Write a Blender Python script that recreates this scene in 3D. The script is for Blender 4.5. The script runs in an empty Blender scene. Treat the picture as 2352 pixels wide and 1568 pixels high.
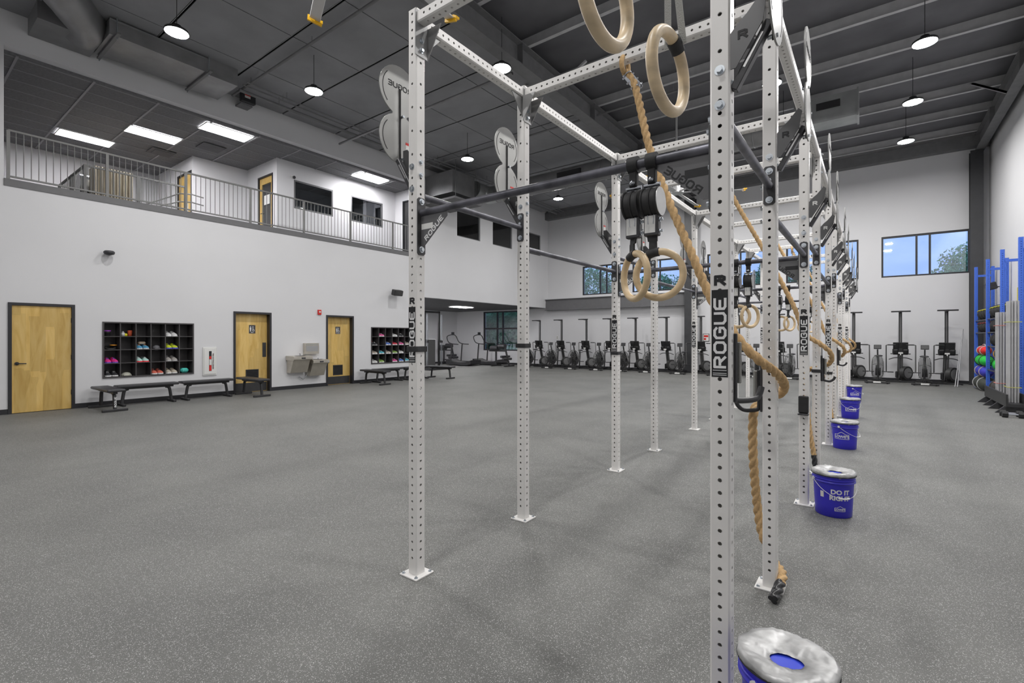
import bpy, math, random
from mathutils import Vector, Matrix
random.seed(7)
sc = bpy.context.scene
COL = sc.collection
PI = math.pi
# ---------------------------------------------------------------- camera facts
F = 1106.0; TH = math.radians(36.8); CX = 1176.0; HY = 774.0; EYE = 1.5
cT, sT = math.cos(TH), math.sin(TH)
def ray(px, py):
    u = (px-CX)/F; v = (HY-py)/F
    return (u*cT-sT, u*sT+cT, v)
def on_x(px, py, x0):
    d = ray(px, py); t = x0/d[0]; return Vector((x0, t*d[1], EYE+t*d[2]))
def on_y(px, py, y0):
    d = ray(px, py); t = y0/d[1]; return Vector((t*d[0], y0, EYE+t*d[2]))
def on_z(px, py, z0=0.0):
    d = ray(px, py); t = (z0-EYE)/d[2]; return Vector((t*d[0], t*d[1], z0))
def at_depth(px, py, zc):
    d = ray(px, py); return Vector((zc*d[0], zc*d[1], EYE+zc*d[2]))
# ---------------------------------------------------------------- materials
def new_mat(name):
    m = bpy.data.materials.new(name); m.use_nodes = True
    return m, m.node_tree, m.node_tree.nodes['Principled BSDF']
def mat(name, col, rough=.5, metal=0., var=0., vscale=6., bump=0., bscale=80., stretch=None, spec=.5):
    m, nt, b = new_mat(name)
    b.inputs['Base Color'].default_value = (*col, 1)
    b.inputs['Roughness'].default_value = rough
    b.inputs['Metallic'].default_value = metal
    b.inputs['Specular IOR Level'].default_value = spec
    tc = nt.nodes.new('ShaderNodeTexCoord')
    vec = tc.outputs['Object']
    if stretch:
        mp = nt.nodes.new('ShaderNodeMapping'); mp.inputs['Scale'].default_value = stretch
        nt.links.new(vec, mp.inputs['Vector']); vec = mp.outputs['Vector']
    if var:
        n = nt.nodes.new('ShaderNodeTexNoise'); n.inputs['Scale'].default_value = vscale
        n.inputs['Detail'].default_value = 4
        nt.links.new(vec, n.inputs['Vector'])
        r = nt.nodes.new('ShaderNodeValToRGB')
        r.color_ramp.elements[0].position = .3; r.color_ramp.elements[1].position = .7
        r.color_ramp.elements[0].color = (*[max(0, c*(1-var)) for c in col], 1)
        r.color_ramp.elements[1].color = (*[min(1, c*(1+var)) for c in col], 1)
        nt.links.new(n.outputs['Fac'], r.inputs['Fac'])
        nt.links.new(r.outputs['Color'], b.inputs['Base Color'])
    if bump:
        n = nt.nodes.new('ShaderNodeTexNoise'); n.inputs['Scale'].default_value = bscale
        nt.links.new(vec, n.inputs['Vector'])
        bp = nt.nodes.new('ShaderNodeBump'); bp.inputs['Strength'].default_value = bump
        bp.inputs['Distance'].default_value = .01
        nt.links.new(n.outputs['Fac'], bp.inputs['Height'])
        nt.links.new(bp.outputs['Normal'], b.inputs['Normal'])
    return m
def emit(name, col, s):
    m, nt, b = new_mat(name)
    b.inputs['Base Color'].default_value = (0, 0, 0, 1)
    b.inputs['Emission Color'].default_value = (*col, 1)
    b.inputs['Emission Strength'].default_value = s
    return m
def glass_mat(name, tint=(.9, .95, 1), refl=.12):
    m, nt, b = new_mat(name)
    nt.nodes.remove(b)
    out = nt.nodes['Material Output']
    t = nt.nodes.new('ShaderNodeBsdfTransparent'); t.inputs['Color'].default_value = (*tint, 1)
    g = nt.nodes.new('ShaderNodeBsdfGlossy'); g.inputs['Roughness'].default_value = .02
    mx = nt.nodes.new('ShaderNodeMixShader'); fr = nt.nodes.new('ShaderNodeFresnel'); fr.inputs['IOR'].default_value = 1.5
    ad = nt.nodes.new('ShaderNodeMath'); ad.operation = 'ADD'; ad.inputs[1].default_value = refl-.04; ad.use_clamp = True
    nt.links.new(fr.outputs['Fac'], ad.inputs[0]); nt.links.new(ad.outputs[0], mx.inputs['Fac'])
    nt.links.new(t.outputs[0], mx.inputs[1]); nt.links.new(g.outputs[0], mx.inputs[2])
    nt.links.new(mx.outputs[0], out.inputs['Surface'])
    return m
def floor_mat():
    m, nt, b = new_mat('speckled_rubber')
    tc = nt.nodes.new('ShaderNodeTexCoord'); O = tc.outputs['Object']
    def ramp(src, stops):
        r = nt.nodes.new('ShaderNodeValToRGB'); e = r.color_ramp.elements
        e[0].position, e[0].color = stops[0][0], (*stops[0][1], 1)
        e[1].position, e[1].color = stops[1][0], (*stops[1][1], 1)
        for p, c in stops[2:]:
            k = e.new(p); k.color = (*c, 1)
        nt.links.new(src, r.inputs['Fac']); return r.outputs['Color']
    big = nt.nodes.new('ShaderNodeTexNoise'); big.inputs['Scale'].default_value = .9; big.inputs['Detail'].default_value = 5
    nt.links.new(O, big.inputs['Vector'])
    base = ramp(big.outputs['Fac'], [(.3, (.112, .113, .108)), (.72, (.158, .159, .150))])
    # flecks: small irregular chips
    warp = nt.nodes.new('ShaderNodeTexNoise'); warp.inputs['Scale'].default_value = 160; nt.links.new(O, warp.inputs['Vector'])
    wm = nt.nodes.new('ShaderNodeMixRGB'); wm.blend_type = 'ADD'; wm.inputs['Fac'].default_value = .006
    nt.links.new(O, wm.inputs['Color1']); nt.links.new(warp.outputs['Color'], wm.inputs['Color2'])
    cur = base
    for sc_, thr, col in ((215, .83, (.46, .46, .445)), (300, .74, (.27, .27, .262))):
        v = nt.nodes.new('ShaderNodeTexVoronoi'); v.inputs['Scale'].default_value = sc_
        nt.links.new(wm.outputs['Color'], v.inputs['Vector'])
        sep = nt.nodes.new('ShaderNodeSeparateColor'); nt.links.new(v.outputs['Color'], sep.inputs['Color'])
        g1 = nt.nodes.new('ShaderNodeMath'); g1.operation = 'GREATER_THAN'; g1.inputs[1].default_value = thr
        nt.links.new(sep.outputs[0], g1.inputs[0])
        l1 = nt.nodes.new('ShaderNodeMath'); l1.operation = 'LESS_THAN'; l1.inputs[1].default_value = .45
        nt.links.new(v.outputs['Distance'], l1.inputs[0])
        mu = nt.nodes.new('ShaderNodeMath'); mu.operation = 'MULTIPLY'
        nt.links.new(g1.outputs[0], mu.inputs[0]); nt.links.new(l1.outputs[0], mu.inputs[1])
        mx = nt.nodes.new('ShaderNodeMixRGB'); nt.links.new(mu.outputs[0], mx.inputs['Fac'])
        nt.links.new(cur, mx.inputs['Color1']); mx.inputs['Color2'].default_value = (*col, 1)
        cur = mx.outputs['Color']
    # chalk smudges
    ch = nt.nodes.new('ShaderNodeTexNoise'); ch.inputs['Scale'].default_value = 2.3; ch.inputs['Detail'].default_value = 8
    ch.inputs['Roughness'].default_value = .7
    nt.links.new(O, ch.inputs['Vector'])
    cr = ramp(ch.outputs['Fac'], [(.62, (0, 0, 0)), (.8, (.35, .35, .35))])
    mx = nt.nodes.new('ShaderNodeMixRGB'); nt.links.new(cr, mx.inputs['Fac']); nt.links.new(cur, mx.inputs['Color1'])
    mx.inputs['Color2'].default_value = (.3, .3, .3, 1)
    nt.links.new(mx.outputs['Color'], b.inputs['Base Color'])
    b.inputs['Roughness'].default_value = .62; b.inputs['Specular IOR Level'].default_value = .35
    return m
def wood_mat(name, c1, c2, c3):
    m, nt, b = new_mat(name)
    tc = nt.nodes.new('ShaderNodeTexCoord')
    mp = nt.nodes.new('ShaderNodeMapping'); mp.inputs['Scale'].default_value = (1, 3.2, .55)
    nt.links.new(tc.outputs['Object'], mp.inputs['Vector'])
    n = nt.nodes.new('ShaderNodeTexNoise'); n.inputs['Scale'].default_value = 2.2; n.inputs['Detail'].default_value = 6
    n.inputs['Distortion'].default_value = 1.2
    nt.links.new(mp.outputs['Vector'], n.inputs['Vector'])
    r = nt.nodes.new('ShaderNodeValToRGB'); e = r.color_ramp.elements
    e[0].position = .3; e[0].color = (*c1, 1); e[1].position = .72; e[1].color = (*c3, 1)
    k = e.new(.5); k.color = (*c2, 1)
    nt.links.new(n.outputs['Fac'], r.inputs['Fac'])
    # veneer leaves about 20 cm wide, each a touch lighter or darker
    v = nt.nodes.new('ShaderNodeTexVoronoi'); v.inputs['Scale'].default_value = 2.6
    mp2 = nt.nodes.new('ShaderNodeMapping'); mp2.inputs['Scale'].default_value = (1, 1.6, .35)
    v.distance = 'CHEBYCHEV'; v.inputs['Randomness'].default_value = .6
    nt.links.new(tc.outputs['Object'], mp2.inputs['Vector']); nt.links.new(mp2.outputs['Vector'], v.inputs['Vector'])
    sep = nt.nodes.new('ShaderNodeSeparateColor'); nt.links.new(v.outputs['Color'], sep.inputs['Color'])
    mr = nt.nodes.new('ShaderNodeMapRange'); mr.inputs['To Min'].default_value = .86; mr.inputs['To Max'].default_value = 1.1
    nt.links.new(sep.outputs[0], mr.inputs['Value'])
    mx = nt.nodes.new('ShaderNodeVectorMath'); mx.operation = 'SCALE'
    nt.links.new(r.outputs['Color'], mx.inputs[0]); nt.links.new(mr.outputs[0], mx.inputs['Scale'])
    nt.links.new(mx.outputs[0], b.inputs['Base Color'])
    b.inputs['Roughness'].default_value = .38
    return m
M = {}
M['floor'] = floor_mat()
M['wall'] = mat('painted_wall', (.66, .66, .675), .75, var=.02, vscale=.7, bump=.05, bscale=60)
M['ceil'] = mat('dark_ceiling_deck', (.13, .13, .14), .8, var=.18, vscale=1.1, bump=.5, bscale=3.5)
M['steel_dark'] = mat('painted_dark_steel', (.16, .16, .165), .6, var=.1)
M['purlin'] = mat('grey_purlin', (.46, .46, .47), .6, var=.08)
M['insul'] = mat('grey_insulation_facing', (.25, .252, .265), .75, var=.12, vscale=1.3, bump=.6, bscale=2.2)
M['soffit'] = mat('dark_soffit', (.10, .10, .105), .8, var=.08)
M['tile'] = mat('dark_ceiling_tile', (.15, .15, .157), .85, var=.15, vscale=20)
M['tbar'] = mat('ceiling_grid_bar', (.27, .27, .28), .6)
M['beam_grey'] = mat('grey_painted_beam', (.135, .135, .14), .55, var=.05)
M['col_dark'] = mat('black_column_paint', (.045, .046, .05), .45, var=.1)
M['black_trim'] = mat('black_trim', (.022, .022, .026), .45, var=.1)
M['wood'] = wood_mat('honey_birch_veneer', (.54, .34, .085), (.64, .43, .135), (.70, .50, .19))
M['kick'] = mat('dark_kick_plate', (.05, .05, .052), .4, metal=.3, var=.1)
M['rig'] = mat('white_powder_coat', (.78, .765, .745), .35, var=.015)
M['cubby'] = mat('charcoal_laminate', (.06, .056, .058), .5, var=.1)
M['blk'] = mat('black_powder_coat', (.028, .028, .03), .42, var=.15)
M['blk2'] = mat('worn_black_steel', (.05, .05, .054), .38, metal=.2, var=.25, vscale=14)
M['bar'] = mat('chalked_steel_bar', (.115, .115, .135), .38, metal=.45, var=.45, vscale=9)
M['bracket'] = mat('charcoal_bracket', (.06, .06, .063), .4, metal=.2, var=.15)
M['gusset'] = mat('grey_gusset_plate', (.13, .13, .135), .45, metal=.2)
M['headplate'] = mat('grey_steel_plate', (.30, .30, .30), .4, metal=.4)
M['gusset2'] = mat('grey_arm_plate', (.105, .105, .108), .38, metal=.25)
M['bolt'] = mat('zinc_bolt', (.6, .64, .68), .25, metal=.9)
M['disc'] = mat('brushed_steel_disc', (.36, .36, .35), .42, metal=.55, var=.1, vscale=4, stretch=(1, 1, .1))
M['dark'] = mat('matte_black_mark', (.012, .012, .014), .6)
M['white'] = mat('white_print', (.82, .82, .82), .5)
M['offw'] = mat('ivory_plastic', (.72, .72, .70), .45)
M['red'] = mat('red_plastic', (.6, .02, .015), .4)
M['rubber'] = mat('black_rubber', (.02, .02, .021), .65, var=.2, vscale=20)
M['vinyl'] = mat('black_vinyl_pad', (.032, .032, .036), .42, var=.1)
M['ring'] = mat('pale_birch_ring', (.66, .50, .30), .38, var=.14, vscale=5, stretch=(1, 1, 5))
M['ring2'] = mat('chalky_wood_ring', (.72, .57, .37), .42, var=.22, vscale=7, stretch=(1, 1, 4))
M['strap'] = mat('grey_nylon_strap', (.33, .33, .31), .7, bump=.3, bscale=300)
M['strapb'] = mat('black_nylon_strap', (.03, .03, .032), .7, var=.3, vscale=30)
M['rope'] = mat('manila_rope', (.56, .37, .18), .85, var=.15, vscale=60, bump=.3, bscale=300)
M['tape'] = mat('black_heat_shrink', (.025, .025, .027), .3, var=.4, vscale=60)
M['chrome'] = mat('galvanised_shackle', (.5, .52, .56), .22, metal=1.)
M['bucket'] = mat('royal_blue_plastic', (.035, .028, .50), .35)
M['bucketin'] = mat('bright_blue_plastic', (.03, .06, .62), .4)
M['lid'] = mat('silver_vinyl_cover', (.42, .42, .42), .38, metal=.25, var=.35, vscale=12, bump=.9, bscale=14)
M['alu'] = mat('aluminium', (.5, .5, .5), .35, metal=.8)
M['galv'] = mat('galvanised_duct', (.25, .25, .255), .42, metal=.5, var=.12, vscale=3)
M['galvl'] = mat('bright_duct', (.35, .36, .36), .35, metal=.6, var=.12, vscale=3)
M['rail'] = mat('grey_rail_paint', (.19, .19, .185), .5, var=.05)
M['stainless'] = mat('stainless_steel', (.60, .56, .49), .32, metal=.75, var=.06)
M['fanblade'] = mat('silver_fan_blade', (.62, .62, .62), .35, metal=.4)
M['yellow'] = mat('safety_yellow', (.85, .48, .01), .45)
M['mach'] = mat('black_machine_frame', (.025, .025, .027), .45, var=.1)
M['machg'] = mat('grey_machine_frame', (.17, .17, .17), .4, metal=.4)
M['grille'] = mat('dark_fan_grille', (.06, .06, .06), .5, metal=.3, var=.3, vscale=30)
M['bluesteel'] = mat('blue_storage_steel', (.05, .14, .62), .4)
M['pipe'] = mat('grey_pvc_pipe', (.40, .40, .41), .45, var=.06)
M['lamp'] = emit('high_bay_lamp', (1, .985, .97), 305)
M['panel'] = emit('troffer_panel', (1, .98, 1), 42)
M['glass'] = glass_mat('window_glass')
M['glassi'] = glass_mat('interior_glass', (.75, .8, .85), .16)
M['leaf'] = mat('tree_leaves', (.13, .33, .19), .8, var=.5, vscale=2)
M['bark'] = mat('bark', (.08, .06, .04), .9)
M['grass'] = mat('grass', (.06, .11, .03), .9, var=.3)
M['box'] = mat('tan_pleated_cloth', (.40, .36, .28), .8, var=.3, vscale=9, stretch=(1, 5, .3))
def solid(col, rough=.6):
    k = 'c%02x%02x%02x' % tuple(int(min(1, c)*255) for c in col)
    if k not in M: M[k] = mat('cloth_'+k, col, rough, var=.12, vscale=25)
    return M[k]
# ---------------------------------------------------------------- mesh builder
class MB:
    def __init__(s): s.v = []; s.f = []; s.sm = []; s.mi = []; s.cur = 0
    def add(s, vs, fs, smooth=False):
        o = len(s.v); s.v += [tuple(v) for v in vs]
        s.f += [tuple(i+o for i in f) for f in fs]; s.sm += [smooth]*len(fs); s.mi += [s.cur]*len(fs)
        return s
    def box(s, x0, x1, y0, y1, z0, z1):
        return s.add([(x0,y0,z0),(x1,y0,z0),(x1,y1,z0),(x0,y1,z0),(x0,y0,z1),(x1,y0,z1),(x1,y1,z1),(x0,y1,z1)],
                     [(0,3,2,1),(4,5,6,7),(0,1,5,4),(1,2,6,5),(2,3,7,6),(3,0,4,7)])
    def cbox(s, c, d, rot=None, bev=0):
        hx, hy, hz = d[0]/2, d[1]/2, d[2]/2
        if bev:
            b = min(bev, hx*.9, hy*.9, hz*.9); vs = []; idx = {}
            for sx in (-1, 1):
                for sy in (-1, 1):
                    for sz in (-1, 1):
                        for k, p in enumerate(((hx, hy-b, hz-b), (hx-b, hy, hz-b), (hx-b, hy-b, hz))):
                            idx[(sx, sy, sz, k)] = len(vs); vs.append((sx*p[0], sy*p[1], sz*p[2]))
            fs = []
            for a in (-1, 1):
                fs.append([idx[(a, -1, -1, 0)], idx[(a, 1, -1, 0)], idx[(a, 1, 1, 0)], idx[(a, -1, 1, 0)]][::a])
                fs.append([idx[(-1, a, -1, 1)], idx[(1, a, -1, 1)], idx[(1, a, 1, 1)], idx[(-1, a, 1, 1)]][::-a])
                fs.append([idx[(-1, -1, a, 2)], idx[(1, -1, a, 2)], idx[(1, 1, a, 2)], idx[(-1, 1, a, 2)]][::a])
                for c_ in (-1, 1):
                    fs.append([idx[(a, c_, -1, 0)], idx[(a, c_, 1, 0)], idx[(a, c_, 1, 1)], idx[(a, c_, -1, 1)]][::a*c_*-1])
                    fs.append([idx[(a, -1, c_, 0)], idx[(a, 1, c_, 0)], idx[(a, 1, c_, 2)], idx[(a, -1, c_, 2)]][::a*c_])
                    fs.append([idx[(-1, a, c_, 1)], idx[(1, a, c_, 1)], idx[(1, a, c_, 2)], idx[(-1, a, c_, 2)]][::a*c_*-1])
            for sx in (-1, 1):
                for sy in (-1, 1):
                    for sz in (-1, 1):
                        fs.append([idx[(sx, sy, sz, k)] for k in (0, 1, 2)][::sx*sy*sz])
        else:
            vs = [(sx*hx, sy*hy, sz*hz) for sz in (-1, 1) for sx, sy in ((-1,-1),(1,-1),(1,1),(-1,1))]
            fs = [(0,3,2,1),(4,5,6,7),(0,1,5,4),(1,2,6,5),(2,3,7,6),(3,0,4,7)]
        R = rot or Matrix.Identity(3); c = Vector(c)
        return s.add([c+R@Vector(v) for v in vs], fs)
    def beam(s, p0, p1, w, h, up=(0, 0, 1), bev=0):
        p0, p1 = Vector(p0), Vector(p1); d = p1-p0; L = d.length; x = d/L; u = Vector(up)
        if abs(x.dot(u)) > .99: u = Vector((0, 1, 0))
        y = u.cross(x).normalized(); z = x.cross(y)
        R = Matrix((x, y, z)).transposed()
        return s.cbox((p0+p1)/2, (L, w, h), R, bev)
    def cyl(s, p0, p1, r, n=16, r2=None, caps=True, smooth=True):
        p0, p1 = Vector(p0), Vector(p1); r2 = r if r2 is None else r2
        d = (p1-p0).normalized(); a = d.orthogonal().normalized(); b = d.cross(a)
        vs = []
        for p, rr in ((p0, r), (p1, r2)):
            for i in range(n):
                t = 2*PI*i/n; vs.append(p+a*rr*math.cos(t)+b*rr*math.sin(t))
        s.add(vs, [(i, (i+1) % n, n+(i+1) % n, n+i) for i in range(n)], smooth)
        if caps: s.add([vs[i] for i in range(n)], [tuple(range(n))[::-1]]); s.add([vs[n+i] for i in range(n)], [tuple(range(n))])
        return s
    def tube(s, pts, r, n=10, closed=False, prof=None, caps=True):
        """sweep; r number or list; prof(i, phi) scales the radius"""
        P = [Vector(p) for p in pts]; N = len(P); vs = []
        T = []
        for i in range(N):
            a = P[(i-1) % N] if (closed or i > 0) else P[i]
            b = P[(i+1) % N] if (closed or i < N-1) else P[i]
            T.append((b-a).normalized())
        u = T[0].orthogonal().normalized()
        for i in range(N):
            u = (u-T[i]*u.dot(T[i])).normalized(); w = T[i].cross(u)
            rr = r[i] if isinstance(r, (list, tuple)) else r
            for k in range(n):
                t = 2*PI*k/n; q = rr*(prof(i, t) if prof else 1)
                vs.append(P[i]+u*q*math.cos(t)+w*q*math.sin(t))
        fs = []
        for i in range(N if closed else N-1):
            j = (i+1) % N
            for k in range(n):
                fs.append((i*n+k, i*n+(k+1) % n, j*n+(k+1) % n, j*n+k))
        s.add(vs, fs, True)
        if caps and not closed:
            s.add([vs[k] for k in range(n)], [tuple(range(n))[::-1]]); s.add([vs[(N-1)*n+k] for k in range(n)], [tuple(range(n))])
        return s
    def torus(s, c, R, r, ax=(0, 0, 1), n=48, m=14):
        ax = Vector(ax).normalized(); a = ax.orthogonal().normalized(); b = ax.cross(a); c = Vector(c)
        pts = [c+a*R*math.cos(2*PI*i/n)+b*R*math.sin(2*PI*i/n) for i in range(n)]
        vs = []; fs = []
        for i in range(n):
            rad = (pts[i]-c).normalized()
            for k in range(m):
                t = 2*PI*k/m; vs.append(pts[i]+rad*r*math.cos(t)+ax*r*math.sin(t))
        for i in range(n):
            for k in range(m):
                fs.append((i*m+k, i*m+(k+1) % m, ((i+1) % n)*m+(k+1) % m, ((i+1) % n)*m+k))
        return s.add(vs, fs, True)
    def prism(s, poly, frame, th):
        """poly 2D; frame=(origin, U, V); extruded by th along UxV, centred"""
        o, U, V = (Vector(q) for q in frame); W = U.cross(V).normalized(); n = len(poly)
        a = [o+U*p[0]+V*p[1]-W*th/2 for p in poly]; b = [o+U*p[0]+V*p[1]+W*th/2 for p in poly]
        return s.add(a+b, [tuple(range(n))[::-1], tuple(range(n, 2*n))]+[(i, (i+1) % n, n+(i+1) % n, n+i) for i in range(n)])
    def lathe(s, prof, c=(0, 0, 0), n=32, smooth=True, sx=1, sy=1):
        vs = []; c = Vector(c)
        for r, z in prof:
            for i in range(n):
                t = 2*PI*i/n; vs.append((c.x+r*sx*math.cos(t), c.y+r*sy*math.sin(t), c.z+z))
        return s.add(vs, [(j*n+i, j*n+(i+1) % n, (j+1)*n+(i+1) % n, (j+1)*n+i) for j in range(len(prof)-1) for i in range(n)], smooth)
    def ball(s, c, rx, ry=None, rz=None, n=14, m=9):
        ry = ry or rx; rz = rz or rx; c = Vector(c); vs = []
        for j in range(m+1):
            p = PI*j/m
            for i in range(n):
                t = 2*PI*i/n
                vs.append((c.x+rx*math.sin(p)*math.cos(t), c.y+ry*math.sin(p)*math.sin(t), c.z-rz*math.cos(p)))
        return s.add(vs, [(j*n+i, j*n+(i+1) % n, (j+1)*n+(i+1) % n, (j+1)*n+i) for j in range(m) for i in range(n)], True)
    def mesh(s, name, mats):
        me = bpy.data.meshes.new(name); me.from_pydata(s.v, [], s.f)
        for m_ in (mats if isinstance(mats, (list, tuple)) else [mats]): me.materials.append(m_)
        me.polygons.foreach_set('use_smooth', s.sm); me.polygons.foreach_set('material_index', s.mi)
        me.update(); me.validate()
        return me
    def build(s, name, mats, parent=None, loc=(0, 0, 0), rz=0.):
        return inst(name, s.mesh(name, mats), parent, loc, rz)
def inst(name, me, parent=None, loc=(0, 0, 0), rz=0.):
    o = bpy.data.objects.new(name, me); COL.objects.link(o); o.location = loc
    if rz: o.rotation_euler = (0, 0, rz)
    if parent: o.parent = parent
    return o
def tag(o, label, cat, group=None, kind=None):
    o['label'] = label; o['category'] = cat
    if group: o['group'] = group
    if kind: o['kind'] = kind
    return o
def thing(name, label, cat, loc=(0, 0, 0), rz=0., group=None):
    return tag(inst(name, None, None, loc, rz), label, cat, group)
def struct(o, label=None):
    o['kind'] = 'structure'
    if label: o['label'] = label
    return o
def kids(o): return [c for c in list(bpy.data.objects) if c.parent == o]
def dup(o, loc, rz=None, label=None, tree=None):
    tree = tree if tree is not None else tree_of(o)
    r = o.copy(); COL.objects.link(r); r.location = loc
    if rz is not None: r.rotation_euler = (0, 0, rz)
    if label: r['label'] = label
    mp = {o: r}
    for c in tree:
        d = c.copy(); COL.objects.link(d); d.parent = mp[c.parent]; mp[c] = d
    return r
def tree_of(o):
    out = []
    for c in kids(o): out.append(c); out += tree_of(c)
    return out
def smooth_path(pts, per=8):
    P = [Vector(p) for p in pts]; P = [2*P[0]-P[1]]+P+[2*P[-1]-P[-2]]; out = []
    for i in range(1, len(P)-2):
        for k in range(per):
            t = k/per; a, b, c, d = P[i-1], P[i], P[i+1], P[i+2]
            out.append(.5*((2*b)+(c-a)*t+(2*a-5*b+4*c-d)*t*t+(3*b-a-3*c+d)*t**3))
    out.append(P[-2]); return out
# ---------------------------------------------------------------- lettering
GL = {'R': [[(0,0),(0,1)], [(0,1),(.55,1),(.75,.88),(.75,.62),(.55,.5),(.18,.5)], [(.38,.5),(.8,0)]],
      'O': [[(.2,0),(.6,0),(.8,.18),(.8,.82),(.6,1),(.2,1),(0,.82),(0,.18),(.2,0)]],
      'G': [[(.8,.82),(.6,1),(.2,1),(0,.82),(0,.18),(.2,0),(.6,0),(.8,.18),(.8,.5),(.45,.5)]],
      'U': [[(0,1),(0,.18),(.2,0),(.6,0),(.8,.18),(.8,1)]],
      'E': [[(.8,1),(.18,1),(0,.86),(0,.14),(.18,0),(.8,0)], [(0,.5),(.65,.5)]]}
def block_text(mb, text, frame, h, th, w=.2, gap=.28):
    """stencil-like block capitals, h tall, lower-left corner at the frame's origin"""
    o, U, V = (Vector(q) for q in frame); U = U.normalized(); V = V.normalized(); x = 0
    for n_, ch in enumerate(text):
        i_ = 0
        for st in GL[ch]:
            for a, b in zip(st, st[1:]):
                i_ += 1
                A = Vector((a[0], a[1]*(1-w)+w/2, 0)); B = Vector((b[0], b[1]*(1-w)+w/2, 0)); d = (B-A).normalized()*w/2; nn = Vector((-d.y, d.x, 0))
                q = [A-d*.6+nn, A-d*.6-nn, B+d*.6-nn, B+d*.6+nn]
                mb.prism([((x+w/2+p.x)*h, p.y*h) for p in q], (o, U, V), th+.00012*i_)
        x += .8+w+gap*.6
    return x*h
def block_len(n, h, w=.2, gap=.28): return (n*(.8+w+gap*.6)-gap*.6)*h
def font_mesh(text, size, bold=0.):
    cu = bpy.data.curves.new('t', 'FONT'); cu.body = text; cu.size = size; cu.offset = bold; cu.extrude = .0004
    cu.align_x = 'CENTER'; cu.align_y = 'CENTER'; cu.resolution_u = 3
    ob = bpy.data.objects.new('t', cu); COL.objects.link(ob)
    dg = bpy.context.evaluated_depsgraph_get(); me = bpy.data.meshes.new_from_object(ob.evaluated_get(dg))
    vs = [v.co.copy() for v in me.vertices]; fs = [tuple(p.vertices) for p in me.polygons]
    bpy.data.objects.remove(ob); bpy.data.curves.remove(cu); bpy.data.meshes.remove(me)
    return vs, fs
def flat_text(mb, text, size, frame, bold=0.):
    vs, fs = font_mesh(text, size, bold); o, U, V = (Vector(q) for q in frame); W = U.cross(V)
    mb.add([o+U*v.x+V*v.y+W*v.z for v in vs], fs)
# ================================================================ THE ROOM
XL, YF, XR, YB, H = -13.45, 21.1, 2.95, -6.0, 8.1
XM = -19.9          # back wall under and over the mezzanine
def cells(mb, axis, p0, p1, a0, a1, z0, z1, holes):
    A = sorted({a0, a1, *[h[0] for h in holes], *[h[1] for h in holes]}); Z = sorted({z0, z1, *[h[2] for h in holes], *[h[3] for h in holes]})
    A = [a for a in A if a0 <= a <= a1]; Z = [z for z in Z if z0 <= z <= z1]
    for i in range(len(A)-1):
        run = None
        for j in range(len(Z)-1):
            ca, cz = (A[i]+A[i+1])/2, (Z[j]+Z[j+1])/2
            if any(h[0] < ca < h[1] and h[2] < cz < h[3] for h in holes):
                continue
            if axis == 'x': mb.box(p0, p1, A[i], A[i+1], Z[j], Z[j+1])
            else: mb.box(A[i], A[i+1], p0, p1, Z[j], Z[j+1])
    return mb
def yL(px): return on_x(px, HY, XL).y
def xF(px): return on_y(px, HY, YF).x
DOORS = [(yL(18)+.0, yL(172)), (yL(536), yL(623)), (yL(749), yL(812))]
MEZ = (1.57, 11.9, 4.55, 7.15)
REC = (12.25, YF-.0, 0, 3.0)
IWIN = [(14.27, 15.71, 5.6, 6.68), (16.56, 18.0, 5.6, 6.66), (19.0, 20.4, 5.6, 6.64)]
CUB = [(yL(235), yL(445), .98, 1.72), (yL(852), yL(852)+ (yL(445)-yL(235)), .98, 1.72)]
a = on_x(235, 738, XL); bq = on_x(235, 868, XL); c_ = on_x(445, 743, XL); d_ = on_x(445, 859, XL)
CUBZ = ((bq.z+d_.z)/2, (a.z+c_.z)/2)
CUB = [(c[0], c[1], *CUBZ) for c in CUB]
DH = 2.18
holesL = [(d[0], d[1], 0, DH) for d in DOORS]+[MEZ, REC]+IWIN+CUB
fl = MB().box(XM-.3, XR+.2, YB-.2, YF+.2, -.1, 0).build('floor', M['floor']); struct(fl)
cells(MB(), 'x', XL-.2, XL, YB, YF, 0, H, holesL).build('wall_left', M['wall'])
WIN = [(.255, 2.516), (-2.65, -.39), (-5.55, -3.29), (-8.86, -6.6), (-11.45, -9.19)]
WZ = (3.56, 4.97)
p0 = on_y(1110, 716, YF); p1 = on_y(1181, 798, YF)
RW = (p0.x, p1.x+.25, .75, p0.z)
holesF = [(a, b, *WZ) for a, b in WIN]+[RW]
cells(MB(), 'y', YF, YF+.25, XM-.3, XR+.2, 0, H, holesF).build('wall_far', M['wall'])
MB().box(XR, XR+.2, YB-.2, YF, 0, H).build('wall_right', M['wall'])
MB().box(XM-.3, XR+.2, YB-.2, YB, 0, H).build('wall_back', M['wall'])
MB().box(XM-.3, XR+.2, YB-.2, YF+.25, H, H+.15).build('ceiling', M['ceil'])
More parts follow.
